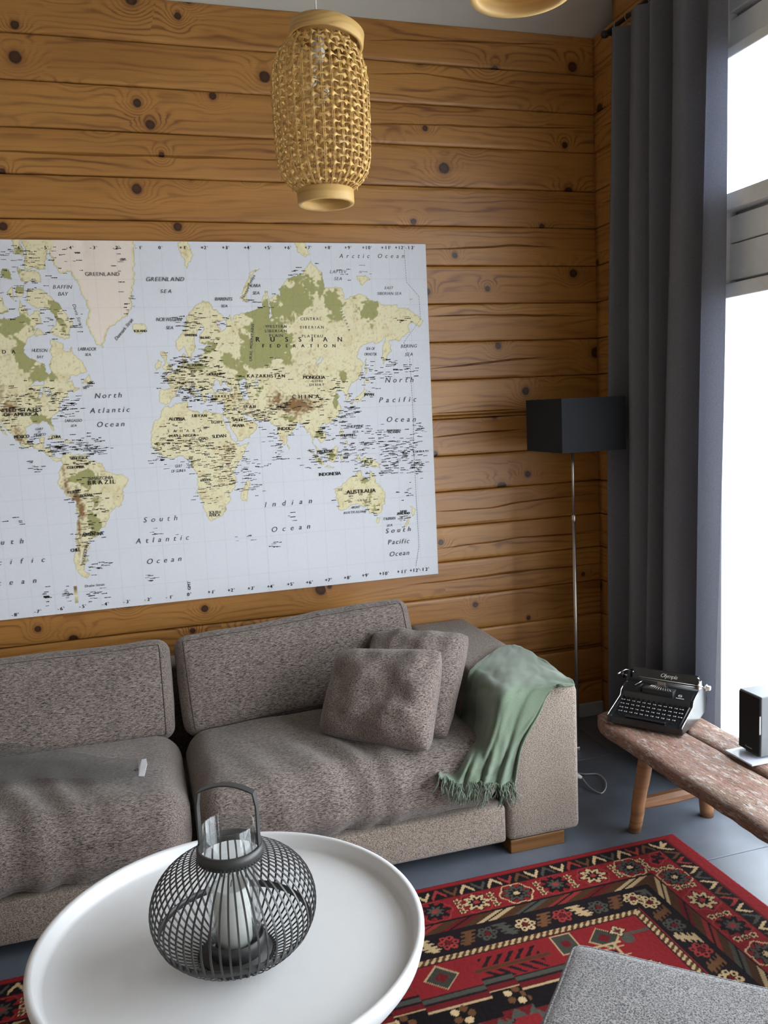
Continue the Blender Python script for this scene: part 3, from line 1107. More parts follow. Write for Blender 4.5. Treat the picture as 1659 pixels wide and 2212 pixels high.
# strap handle: a flat band rising from opposite sides of the collar
ang = math.radians(-24)
hp = []
for s in (-1,):
    hp += [(-0.0615, LH - 0.002), (-0.0615, LH + 0.10)]
arc = [(-0.0615 + 0.123 * t, LH + 0.118 + 0.026 * math.sin(math.pi * (0.10 + 0.80 * t))) for t in np.linspace(0.04, 0.96, 13)]
hp += arc + [(0.0615, LH + 0.10), (0.0615, LH - 0.002)]
V, Fc = [], []
for i, (x, z) in enumerate(hp):
    p, q = hp[max(i - 1, 0)], hp[min(i + 1, len(hp) - 1)]
    tx, tz = q[0] - p[0], q[1] - p[1]
    l = math.hypot(tx, tz)
    nx_, nz_ = -tz / l * 0.0016, tx / l * 0.0016
    for sy in (-1, 1):
        V.append((x + nx_, sy * 0.0085, z + nz_))
        V.append((x - nx_, sy * 0.0085, z - nz_))
for i in range(len(hp) - 1):
    a = i * 4
    for q in ((0, 1, 5, 4), (1, 3, 7, 5), (3, 2, 6, 7), (2, 0, 4, 6)):
        Fc.append(tuple(a + c for c in q))
Fc += [(0, 2, 3, 1), tuple(len(hp) * 4 - 4 + c for c in (0, 1, 3, 2))]
hd = obj('handle', V, Fc, M['lantern'], lan)
hd.rotation_euler = (0, 0, ang)
gl = lathe('glass_cylinder', [(0.0, 0.0), (0.051, 0.0), (0.0525, 0.003), (0.0525, 0.252), (0.0515, 0.2535), (0.0502, 0.252), (0.0502, 0.004), (0.0, 0.004)], M['glass'], None, 64, False, True, (LX, LY, TZ + 0.0305))
tag(gl, 'clear open glass cylinder rising through the lantern collar', 'glass')
cd = lathe('pillar_candle', [(0.0, 0.0), (0.036, 0.0), (0.037, 0.004), (0.037, 0.118), (0.035, 0.122), (0.030, 0.119), (0.0, 0.116)], M['wax'], None, 40, False, True, (LX - 0.004, LY - 0.004, TZ + 0.0348))
tag(cd, 'white pillar candle inside the lantern glass', 'candle')
tube('wick', [(0, 0, 0.116), (0.001, 0, 0.124), (0.003, 0, 0.130)], 0.001, M['black_matte'], cd, 6)

# ================================================================== ottoman in the foreground
oc = zp(1233, 2026, 0.40)
e1 = np.array([0.741, -0.671])
e2 = np.array([-0.671, -0.741])
hw = 0.30
oc2 = oc[:2] + e1 * hw + e2 * hw
ott = empty('ottoman', (oc2[0], oc2[1], 0.0125), math.atan2(e1[1], e1[0]), 'grey melange upholstered ottoman with piped edge on the rug', 'ottoman')


def ot_wr(p, n):
    return n * 0.003 * mnoise.noise(Vector((p[0] * 6, p[1] * 6, p[2] * 6)))


f = soft_fn((hw, hw, 0.165), 0.030, (0.006, 0.006, 0.012), ot_wr)
soft_box('cushioned_body', f, M['ottoman'], ott, (0, 0, 0.2225), (0, 0, 0), 26, None)
pts = [Vector(f(u)) + Vector((0, 0, 0.2225)) for u in rect_loop(2, 1, 0, 1, 36, 0.985)]
tube('piping', pts, 0.003, M['ottoman'], ott, 6, True)
for sx_ in (-1, 1):
    for sy in (-1, 1):
        lathe('leg', [(0.0, 0.0), (0.014, 0.0), (0.02, 0.066), (0.0, 0.066)], M['leg_wood'], ott, 16, False, True, (sx_ * 0.22, sy * 0.22, 0))

# ================================================================== floor lamp
LSX0, LSX1, LSY0, LSY1, LSZ0, LSZ1 = 1.612, 1.895, 2.945, 3.250, 1.290, 1.502
lpx, lpy = (LSX0 + LSX1) / 2, (LSY0 + LSY1) / 2
pl = yp(1246, 1478, lpy)
lpx = pl[0]
lamp = empty('floor_lamp', (lpx, lpy, 0), 0, 'floor lamp with black box shade and thin steel pole in the corner', 'lamp')


def shade_box(x0, x1, y0, y1, z0, z1, t):
    bm = bmesh.new()
    for a, b in (((x0, y0, z0), (x1, y0 + t, z1)), ((x0, y1 - t, z0), (x1, y1, z1)), ((x0, y0 + t, z0), (x0 + t, y1 - t, z1)), ((x1 - t, y0 + t, z0), (x1, y1 - t, z1))):
        bm_box(bm, a, b)
    return bm


bmobj('lamp_shade', shade_box(LSX0 - lpx, LSX1 - lpx, LSY0 - lpy, LSY1 - lpy, LSZ0, LSZ1, 0.004), M['shade_black'], lamp)
tube('pole', [(0, 0, 0.02), (0, 0, 1.02)], 0.0078, M['steel'], lamp, 16)
tube('upper_pole', [(0, 0, 1.0), (0, 0, 1.36)], 0.0055, M['steel'], lamp, 16)
lathe('pole_joint', [(0.0078, 0.995), (0.0092, 0.998), (0.0092, 1.018), (0.0055, 1.022)], M['steel'], lamp, 16)
box('base', (-0.22, -0.012, 0.0), (0.006, 0.16, 0.02), M['steel'], lamp, 0.004)
bm = bmesh.new()
bm_box(bm, (LSX0 - lpx + 0.004, -0.003, 1.352), (LSX1 - lpx - 0.004, 0.003, 1.357))
bm_box(bm, (-0.003, LSY0 - lpy + 0.004, 1.352), (0.003, LSY1 - lpy - 0.004, 1.357))
bmobj('shade_carrier', bm, M['steel'], lamp)
lathe('bulb', [(0.0, 1.36), (0.014, 1.36), (0.016, 1.385), (0.030, 1.42), (0.026, 1.445), (0.0, 1.458)], M['white_plastic'], lamp, 20)

# ================================================================== curtain
CX = 1.972
knots_t = [(0.0, 1.985), (0.07, 1.905), (0.15, 1.99), (0.23, 1.93), (0.34, 1.895), (0.43, 1.965), (0.49, 1.90), (0.545, 1.99), (0.60, 1.985), (0.66, 1.905), (0.745, 1.915), (0.81, 1.975), (0.90, 1.925), (1.0, 1.955)]
KT = catmull(knots_t, 150)
zs = np.linspace(0.02, 2.93, 46)
V = []
for t, xx in KT:
    for z in zs:
        h_ = z / 2.93
        ya = 3.20 - 0.085 * h_            # far edge
        yb = 2.522 - 0.068 * h_           # window-side edge
        amp = 1.0 - 0.10 * h_
        y_ = ya + (yb - ya) * t + 0.010 * math.sin(z * 1.4 + t * 9) * (1 - h_)
        x_ = CX + (xx - 1.945) * amp * 1.25 + 0.006 * math.sin(z * 2.1 + t * 23)
        V.append((x_ - CX, y_ - 2.85, z))
cur = empty('curtain', (CX, 2.85, 0), 0, 'long slate-blue pleated curtain hanging beside the bright window', 'curtain')
c_o = obj('cloth', V, grid_faces(len(KT), len(zs)), M['curtain'], cur, True)
rod = empty('curtain_rod', (CX, 2.85, 2.955), 0, 'thin dark curtain rod under the sloping ceiling', 'curtain rod')
tube('rod', [(0, 0.33, 0), (0, -3.2, 0)], 0.009, M['black_matte'], rod, 12)
lathe('finial', [(0.0, -0.016), (0.014, -0.01), (0.017, 0.0), (0.014, 0.01), (0.0, 0.016)], M['black_matte'], rod, 16, False, True, (0, 0.335, 0))
for yy in (0.31, -1.5, -3.0):
    box('bracket', (-0.008, yy - 0.008, -0.012), (XR - CX, yy + 0.008, -0.002), M['black_matte'], rod)
for k in range(9):
    t = (k + 0.3) / 9
    yy = 0.265 - 0.68 * t
    tube('curtain_ring', [(0.016 * math.cos(a), yy, -0.006 + 0.016 * math.sin(a)) for a in np.linspace(0, 2 * math.pi, 18, endpoint=False)], 0.0018, M['steel'], cur, 6, True)
for o in list(cur.children):
    if o.name.startswith('curtain_ring'):
        o.location = (0, 0, 2.955)

# ================================================================== bench
BZ, BT = 0.330, 0.058
bench = empty('bench', (1.76, 1.9, 0), 0, 'rustic low wooden bench with worn flaking planks below the window', 'bench')


def plank(x0, x1, y0, y1, seed, end_round=0.0):
    ny, nx = 110, 12
    V = []
    k = 2 * (nx + 1)
    for i in range(ny + 1):
        y = y0 + (y1 - y0) * i / ny
        wl = 0.010 * mnoise.noise(Vector((y * 4, seed, 0))) + 0.007 * mnoise.noise(Vector((y * 17, seed, 2)))
        wr = 0.004 * mnoise.noise(Vector((y * 5, seed, 9)))
        a, b = x0 + wl, x1 + wr
        dd = max(0, 1 - (y1 - y) / 0.10)
        a += end_round * dd ** 2
        ring = []
        for j in range(nx + 1):
            t = j / nx
            x = a + (b - a) * t
            edge = min(t, 1 - t) * nx
            dz = -0.010 if edge < 0.5 else (-0.002 if edge < 1.5 else 0)
            dz += 0.0040 * mnoise.noise(Vector((x * 30, y * 9, seed))) + 0.0018 * mnoise.noise(Vector((x * 90, y * 25, seed)))
            V.append((x - 1.76, y - 1.9, BZ + dz))
        for j in range(nx, -1, -1):
            t = j / nx
            x = a + (b - a) * t
            edge = min(t, 1 - t) * nx
            dz = 0.012 if edge < 0.5 else (0.003 if edge < 1.5 else 0)
            V.append((x - 1.76, y - 1.9, BZ - BT + dz + 0.006 * mnoise.noise(Vector((x * 8, y * 6, seed)))))
    Fc = []
    for i in range(ny):
        for q in range(k):
            q2 = (q + 1) % k
            Fc.append((i * k + q, i * k + q2, (i + 1) * k + q2, (i + 1) * k + q))
    Fc += [tuple(range(k)), tuple(ny * k + q for q in range(k))[::-1]]
    bm = bmesh.new()
    vs_ = [bm.verts.new(v) for v in V]
    for q in Fc:
        bm.faces.new([vs_[i] for i in q])
    o = bmobj('plank', bm, M['bench'], bench, True)
    return o


plank(1.560, 1.783, 0.95, 2.690, 2.1, 0.035)
plank(1.790, 1.918, 0.95, 2.600, 7.7)


def leg(pb, pt, r0, r1, name='leg'):
    pb, pt = np.array(pb), np.array(pt)
    path, rad = [], []
    for t in np.linspace(0, 1, 9):
        p = pb * (1 - t) + pt * t
        p = p + 0.003 * np.array([mnoise.noise(Vector((t * 3, pb[0] * 9, 1))), mnoise.noise(Vector((t * 3, pb[0] * 9, 5))), 0])
        path.append(tuple(p - np.array([1.76, 1.9, 0])))
        rad.append(r0 * (1 - t) + r1 * t)
    return tube(name, path, rad, M['leg_wood'], bench, 12)


for yc, yo in ((2.418, 1), (1.18, -1)):
    zf = 0.0 if yo > 0 else 0.0125
    leg((1.572, yc, zf), (1.618, yc - 0.012 * yo, BZ - BT + 0.006), 0.0215, 0.026)
    leg((1.872, yc, 0.0), (1.842, yc - 0.012 * yo, BZ - BT + 0.006), 0.0235, 0.026)
    v, ff = tube_data([(1.60 - 1.76, yc - 0.004 - 1.9, 0.098), (1.72 - 1.76, yc - 0.004 - 1.9, 0.100), (1.852 - 1.76, yc - 0.004 - 1.9, 0.103)], [0.021, 0.024, 0.021], 8)
    obj('stretcher', v, ff, M['leg_wood'], bench, False)

# ================================================================== typewriter
FL, FR = zp(1312, 1562, BZ + 0.004), zp(1472, 1594, BZ + 0.004)
ex = FR - FL
TWW = 0.268
ang = math.atan2(ex[1], ex[0])
tw = empty('typewriter', (FL[0], FL[1], BZ + 0.006), ang, 'vintage black portable typewriter with chrome trim on the wooden bench', 'typewriter')
TWD, TWH = 0.272, 0.118
side = [(0.0, 0.004), (0.0, 0.028), (0.012, 0.034), (0.118, 0.066), (0.128, 0.086), (0.196, 0.112), (0.272, 0.100), (0.280, 0.050), (0.268, 0.010), (0.20, 0.004)]


def slab(poly, x0, x1, bev=0.004):
    bm = bmesh.new()
    n = len(poly)
    a = [bm.verts.new((x0, y, z)) for y, z in poly]
    b = [bm.verts.new((x1, y, z)) for y, z in poly]
    fs = [bm.faces.new(a), bm.faces.new(b[::-1])] + [bm.faces.new((a[i], b[i], b[(i + 1) % n], a[(i + 1) % n])) for i in range(n)]
    if bev:
        bmesh.ops.bevel(bm, geom=bm.edges[:], offset=bev, segments=2, profile=0.5, affect='EDGES')
    return bm


for x0 in (0.0, TWW - 0.014):
    bmobj('side_cover', slab(side, x0, x0 + 0.014, 0.003), M['black_gloss'], tw, False)
body = [(0.002, 0.004), (0.002, 0.026), (0.012, 0.030), (0.030, 0.028), (0.116, 0.046), (0.122, 0.086), (0.176, 0.108), (0.188, 0.098), (0.272, 0.080), (0.272, 0.010), (0.20, 0.004)]
bmobj('body', slab(body, 0.013, TWW - 0.013, 0.0), M['black_gloss'], tw, False)
for x in (0.0015, TWW - 0.0015):
    tube('chrome_trim', [(x, p[0] - 0.0005, p[1] + 0.0015) for p in side[1:6]], 0.0014, M['chrome'], tw, 6)
# type basket opening with ribbon guide and spool covers
box('type_basket', (0.080, 0.130, 0.0885), (0.192, 0.168, 0.1065), M['black_matte'], tw, 0.002)
for k in range(11):
    a = (k - 5) / 5
    tube('type_bar', [(0.136 + a * 0.046, 0.136, 0.107), (0.136 + a * 0.020, 0.170, 0.1125)], 0.0009, M['steel'], tw, 5)
box('ribbon_guide', (0.122, 0.170, 0.104), (0.150, 0.176, 0.122), M['steel'], tw, 0.001)
box('card_holder', (0.104, 0.158, 0.107), (0.121, 0.166, 0.1125), M['chrome'], tw, 0.001)
# carriage
tube('platen', [(0.006, 0.194, 0.103), (TWW - 0.006, 0.194, 0.103)], 0.0125, M['black_matte'], tw, 24)
tube('paper_bail', [(0.050, 0.193, 0.1160), (TWW - 0.006, 0.193, 0.1160)], 0.0016, M['steel'], tw, 8)
bmobj('paper_rest', slab([(0.203, 0.108), (0.220, 0.151), (0.238, 0.146), (0.262, 0.105)], 0.012, TWW - 0.012, 0.002), M['black_gloss'], tw, False)
tube('rest_trim', [(0.040, 0.2065, 0.119), (TWW - 0.012, 0.2065, 0.119)], 0.0011, M['silver_print_glint'], tw, 6)
box('carriage_rail', (0.0, 0.228, 0.092), (TWW, 0.262, 0.106), M['black_gloss'], tw, 0.002)
for sx_, x in ((-1, 0.004), (1, TWW - 0.004)):
    tube('knob_shaft', [(x, 0.205, 0.118), (x + sx_ * 0.026, 0.205, 0.118)], 0.0032, M['chrome'], tw, 10)
    tube('platen_knob', [(x + sx_ * q, 0.205, 0.118) for q in (0.020, 0.0215, 0.0245, 0.030, 0.036, 0.038)], [0.010, 0.0135, 0.0135, 0.008, 0.0085, 0.005], M['black_gloss'] if sx_ < 0 else M['chrome'], tw, 20)
    bmobj('carriage_end', slab([(0.186, 0.092), (0.186, 0.128), (0.200, 0.138), (0.220, 0.136), (0.228, 0.092)], x - 0.003, x + 0.003, 0.001), M['chrome'] if sx_ > 0 else M['black_gloss'], tw, False)
tube('return_lever', [(0.010, 0.222, 0.136), (-0.010, 0.200, 0.140), (-0.020, 0.176, 0.136), (-0.022, 0.158, 0.133)], [0.003, 0.0024, 0.0022, 0.0034], M['chrome'], tw, 8)
tube('release_lever', [(0.022, 0.214, 0.132), (0.020, 0.196, 0.138)], 0.0018, M['chrome'], tw, 6)
tube('release_lever', [(TWW - 0.010, 0.222, 0.134), (TWW - 0.008, 0.205, 0.147), (TWW - 0.010, 0.196, 0.152)], 0.0018, M['chrome'], tw, 6)
tube('margin_lever', [(0.046, 0.150, 0.104), (0.058, 0.166, 0.1115), (0.066, 0.180, 0.117)], 0.0016, M['chrome'], tw, 6)
# keys
kd = lathe_data([(0.0, 0.0), (0.0022, 0.0), (0.0022, 0.005), (0.0058, 0.0055), (0.0062, 0.0075), (0.0050, 0.0082), (0.0, 0.0076)], 12)
kme = None
t_key = NT('key_top')
t_key.set(Base_Color=(0.014, 0.014, 0.015), Roughness=0.10)
t_key.b.inputs['Specular IOR Level'].default_value = 0.9
for r in range(4):
    for c in range(12):
        x = 0.024 + c * 0.0192 + (3 - r) * 0.0045
        if x > TWW - 0.020:
            continue
        y = 0.030 + r * 0.0215
        z = 0.031 + (y - 0.012) * 0.30
        if kme is None:
            o = obj('key', kd[0], kd[1], t_key.m, tw, True)
            kme = o.data
            kme.materials.append(M['silver_print_glint'])
            for pg in kme.polygons:
                if pg.center.z > 0.0077 and math.hypot(pg.center.x, pg.center.y) < 0.0035 and abs(pg.center.y) < 0.0016:
                    pg.material_index = 1  # pale fleck painted on the cap for its glint and letter
        else:
            o = link(bpy.data.objects.new('key', kme), tw)
        o.location = (x, y, z)
        o.rotation_euler = (math.radians(14), 0, 0)
        if c in (0, 11):
            o.scale = (1.35, 0.9, 1)
box('space_bar', (0.062, 0.008, 0.031), (TWW - 0.062, 0.017, 0.037), M['black_gloss'], tw, 0.002)

# glyphs for printed words (flat lettering)
GLYPH = {}


def build_glyphs(chars):
    made = []
    for ch in sorted(set(chars)):
        if ch == ' ':
            continue
        cu = bpy.data.curves.new('glyph', 'FONT')
        cu.body = ch
        cu.size = 1.0
        cu.resolution_u = 3
        o = bpy.data.objects.new('glyph', cu)
        COL.objects.link(o)
        made.append((ch, o, cu))
    bpy.context.view_layer.update()
    dg = bpy.context.evaluated_depsgraph_get()
    for ch, o, cu in made:
        me = o.evaluated_get(dg).to_mesh()
        v = np.array([tuple(q.co) for q in me.vertices]).reshape(-1, 3)
        f_ = [tuple(p.vertices) for p in me.polygons]
        o.evaluated_get(dg).to_mesh_clear()
        GLYPH[ch] = (v, f_)
    for ch, o, cu in made:
        bpy.data.objects.remove(o)
        bpy.data.curves.remove(cu)


build_glyphs('ABCDEFGHIJKLMNOPQRSTUVWXYZabcdefghijklmnopqrstuvwxyz0123456789+-')


def word(text, width=None, cap=1.0, shear=0.0, fat=0.0):
    """flat word in its own plane: x to the right, y up, centred; cap height `cap`, stretched by tracking to `width`"""
    k = cap / 0.69
    adv, ws = [], []
    for ch in text:
        if ch == ' ':
            ws.append(0.28 * k)
        else:
            v = GLYPH[ch][0]
            ws.append((v[:, 0].max() - v[:, 0].min()) * k)
    gap = 0.07 * k
    nat = sum(ws) + gap * (len(text) - 1)
    if width and len(text) > 1:
        if width < nat * 0.85:
            s = width / nat
        else:
            s = 1.0
            gap = (width - sum(ws)) / (len(text) - 1)
    else:
        s = 1.0
    tot = sum(ws) + gap * (len(text) - 1)
    x = -tot / 2
    out = []
    for ch, w_ in zip(text, ws):
        if ch != ' ':
            v, f_ = GLYPH[ch]
            p = np.zeros_like(v)
            p[:, 0] = (v[:, 0] - v[:, 0].min()) * k + x
            p[:, 1] = v[:, 1] * k - cap / 2
            p[:, 0] += shear * p[:, 1]
            p[:, 0] *= s
            out.append((p, f_))
            if fat:
                q = p.copy()
                q[:, 0] += fat
                q[:, 2] += 0.00002
                out.append((q, f_))
        x += w_ + gap
    vv_, ff_ = merge(out)
    return np.array(vv_), ff_


v, f_ = word('Olympia', 0.062, 0.0145, 0.35, 0.0007)
n_ = np.array([0, -0.924, 0.383])
u_ = np.array([0, 0.383, 0.924])
P3 = np.array([0.152, 0.2132, 0.1355]) + v[:, :1] * np.array([1, 0, 0]) + v[:, 1:2] * u_ + n_ * 0.0018
obj('maker_lettering', P3, f_, M['silver_print_glint'], tw)
# round emblem and pale strip on the right front panel
c0 = np.array([0.216, 0.138, 0.0925])
n_ = np.array([0, -0.40, 0.916])
u_ = np.array([0, 0.916, 0.40])
ring = [tuple(c0 + n_ * 0.003 + np.array([1, 0, 0]) * 0.0058 * math.cos(a) + u_ * 0.0058 * math.sin(a)) for a in np.linspace(0, 6.283, 20, endpoint=False)]
em = tube('emblem', ring, 0.0007, M['silver_print_glint'], tw, 5, True)
v, f_ = word('S', None, 0.007)
obj('emblem_letter', c0 + n_ * 0.0032 + v[:, :1] * np.array([1, 0, 0]) + v[:, 1:2] * u_, f_, M['silver_print_glint'], em)
obj('model_strip', [c0 + n_ * 0.0022 + np.array([dx, 0, 0]) + u_ * du for dx, du in ((-0.012, -0.0135), (0.017, -0.0135), (0.017, -0.0105), (-0.012, -0.0105))], [(0, 1, 2, 3)], M['grey_trim'], tw)

# ================================================================== loudspeaker
sp = empty('loudspeaker', (1.83, 2.16, BZ), 0, 'small black loudspeaker on a flat glossy foot on the bench', 'speaker')
box('foot', (-0.048, -0.072, 0.003), (0.10, 0.055, 0.009), M['foot_painted_sheen'], sp, 0.002)
box('neck', (0.012, -0.03, 0.008), (0.06, 0.03, 0.018), M['black_matte'], sp, 0.002)
box('cabinet', (0.004, -0.050, 0.016), (0.125, 0.050, 0.212), plain('speaker_cabinet', (0.10, 0.105, 0.11), 0.42), sp, 0.003)
box('grille', (0.0, -0.0465, 0.020), (0.005, 0.0475, 0.208), plain('speaker_cloth', (0.018, 0.017, 0.017), 0.9, spec=0.15, nscale=600, bump=0.4), sp, 0.002)
box('grille_clip', (-0.001, -0.0485, 0.09), (0.004, -0.0468, 0.15), M['grey_trim'], sp, 0.0005)
v, f_ = word('Panasonic', 0.030, 0.0048)
obj('lettering', np.stack([np.full(len(v), -0.0006), -v[:, 0] + 0.0, v[:, 1] + 0.032], 1), f_, M['silver_print_glint'], sp)

# ================================================================== pendants
def pendant(cx, cy, zbot, rot, label, ring_tilt, cord_top):
    root = empty('pendant_lamp', (cx, cy, zbot), rot, label, 'pendant lamp', 'woven cane pendants')
    HH, R0 = 0.470, 0.131
    prof_ = [(0.070, 0.036), (0.088, 0.046), (0.106, 0.062), (0.121, 0.084), (0.129, 0.112), (0.132, 0.16), (0.1335, 0.22), (0.134, 0.28), (0.132, 0.335), (0.127, 0.365), (0.116, 0.395), (0.100, 0.418), (0.086, 0.432)]
    pz, pr = [p[1] for p in prof_], [p[0] for p in prof_]
    NV_ = 32
    parts_ = []
    for k in range(NV_):
        a = 2 * math.pi * k / NV_
        for da in (-0.016, 0.016):
            parts_.append(tube_data([((r + 0.001) * math.cos(a + da), (r + 0.001) * math.sin(a + da), z) for r, z in prof_], 0.0012, 5))
    vv_, ff_ = merge(parts_)
    tag(obj('cane_uprights', vv_, ff_, M['cane'], root, True), None, None, None, 'stuff')
    # woven strips, pinched where they pass an upright
    V_, F_ = [], []
    rows_ = 23
    seg = NV_ * 6
    for q in range(rows_):
        z = 0.040 + (0.430 - 0.040) * (q + 0.5) / rows_
        o0 = len(V_)
        for i in range(seg):
            a = 2 * math.pi * i / seg
            ph = (i % 6) / 6
            open_ = abs(math.sin(math.pi * (i / 6 + 0.5 * (q % 2))))
            hgt = 0.0014 + 0.0066 * (1 - open_) ** 1.3
            r = np.interp(z, pz, pr)
            zz = z + 0.0008 * math.sin(i * 1.7 + q * 3.1)
            inn_ = 0.0035 * math.cos(2 * math.pi * i / 12 + math.pi * (q % 2))
            tw_ = 0.0012 * math.sin(i * 0.9 + q * 2.3)
            V_.append(((r + inn_ + tw_) * math.cos(a), (r + inn_ + tw_) * math.sin(a), zz + hgt))
            V_.append(((r + inn_ - tw_) * math.cos(a), (r + inn_ - tw_) * math.sin(a), zz - hgt))
        for i in range(seg):
            j = (i + 1) % seg
            F_.append((o0 + 2 * i, o0 + 2 * i + 1, o0 + 2 * j + 1, o0 + 2 * j))
    wv = obj('woven_strips', V_, F_, M['cane'], root, True)
    tag(wv, None, None, None, 'stuff')
    s_ = wv.modifiers.new('thickness', 'SOLIDIFY')
    s_.thickness = 0.0009
    lathe('bottom_hoop', [(0.070, 0.0), (0.079, 0.0), (0.080, 0.003), (0.080, 0.036), (0.076, 0.040), (0.068, 0.038), (0.067, 0.003)], M['hoop'], root, 64, True)
    th = lathe('top_hoop', [(0.096, 0.0), (0.104, 0.0), (0.105, 0.003), (0.105, 0.034), (0.102, 0.037), (0.095, 0.037), (0.094, 0.003)], M['hoop'], root, 64, True)
    th.location = (0.022, 0, HH - 0.040)
    th.rotation_euler = ring_tilt
    ld = lathe('top_disc', [(0.0, 0.0), (0.094, 0.0), (0.094, 0.004), (0.0, 0.004)], M['hoop'], root, 48)
    ld.location = (0.022, 0, HH - 0.012)
    ld.rotation_euler = ring_tilt
    lathe('lamp_socket', [(0.0, HH - 0.012), (0.017, HH - 0.012), (0.019, HH - 0.06), (0.017, HH - 0.085), (0.0, HH - 0.085)], M['white_plastic'], root, 20)
    lathe('bulb', [(0.0, HH - 0.205), (0.018, HH - 0.2), (0.031, HH - 0.175), (0.030, HH - 0.145), (0.016, HH - 0.105), (0.013, HH - 0.085), (0.0, HH - 0.085)], M['glass'], root, 24)
    tube('cord', [(0, 0, HH - 0.012), (0, 0, cord_top - zbot)], 0.0028, M['white_plastic'], root, 8)
    lathe('cord_grip', [(0.0028, HH + 0.028), (0.006, HH + 0.024), (0.008, HH - 0.010), (0.0, HH - 0.010)], M['white_plastic'], root, 14)
    return root


pb = yp(705, 452, 2.40)
zc_ = lambda y: CEIL0 + SLOPE * (YB - max(y, RIDGE_Y)) + 0.004
pd = pendant(pb[0], 2.40, pb[2] + 0.012, 0, 'woven cane pendant lamp with wooden hoops hanging before the log wall', (math.radians(-3), math.radians(9), 0), zc_(2.40))
pb2 = yp(1128, 24, 1.24)
pd2 = pendant(pb2[0], 1.24, pb2[2] + 0.024, 0.8, 'nearer pendant lamp showing only its wooden bottom hoop at the top edge', (0, 0, 0), zc_(1.24))

# ================================================================== power cord on the floor
pts = [zp(1240, 1668, .006), zp(1262, 1672, .006), zp(1290, 1672, .006), zp(1306, 1684, .006), zp(1309, 1700, .006), zp(1300, 1713, .006), zp(1284, 1708, .006), zp(1270, 1697, .010), zp(1257, 1680, .022)]
pts = catmull(pts, 60)
cb = pts[20]
cable = empty('power_cord', (cb[0], cb[1], 0), 0, 'thin looped cord with pale plug on the floor beside the sofa', 'cord')
tube('cord', [tuple(p - np.array([cb[0], cb[1], 0])) for p in pts], 0.0026, M['grey_trim'], cable, 8)
pe = pts[-1] - np.array([cb[0], cb[1], 0])
tube('plug', [tuple(pe + np.array([0, 0, 0])), tuple(pe + np.array([-0.012, 0.010, 0.006])), tuple(pe + np.array([-0.03, 0.02, 0.012]))], [0.005, 0.010, 0.011], M['white_plastic'], cable, 12)

# ================================================================== garden chair outside
gx, gy = 4.55, 4.9
gc0 = xp(1652, 1250, gx)
gy = gc0[1]
gz = -0.14
gch = empty('garden_chair', (gx, gy, gz), 0, 'thin round-backed metal garden chair seen through the bright window', 'chair')
rr = 0.22
hb = gc0[2] - gz
tube('back_hoop', [(0.0, rr * math.cos(a), hb + rr * math.sin(a)) for a in np.linspace(-0.3, math.pi + 0.3, 30)], 0.012, M['garden_metal'], gch, 8)
lathe('seat', [(0.0, 0.44), (0.20, 0.44), (0.21, 0.45), (0.20, 0.46), (0.0, 0.46)], M['garden_metal'], gch, 32, False, True, (0.2, 0, 0))
for sx_, sy in ((0.02, 0.2), (0.02, -0.2), (0.36, 0.16), (0.36, -0.16)):
    tube('leg', [(sx_, sy, 0), (sx_ * 0.95, sy * 0.9, 0.45)] + ([(0.0, sy * 1.05, hb - rr * 0.29)] if sx_ < 0.1 else []), 0.011, M['garden_metal'], gch, 8)

# ================================================================== world map on canvas
MX0, MX1, MZ0, MZ1, MY = -0.752, 1.250, 0.767, 2.168, 3.414
wm = empty('world_map', ((MX0 + MX1) / 2, YB - 0.002, MZ0), 0, 'large printed world map on canvas hanging above the sofa', 'map')
WO = np.array([(MX0 + MX1) / 2, YB - 0.002, MZ0])
LON_K, LON_0, MER_K, MER_0 = 0.00552, 0.1775, 0.353, 1.310


def ll(lon, lat):
    return LON_0 + LON_K * lon, MER_0 + MER_K * math.log(math.tan(math.pi / 4 + math.radians(lat) / 2))


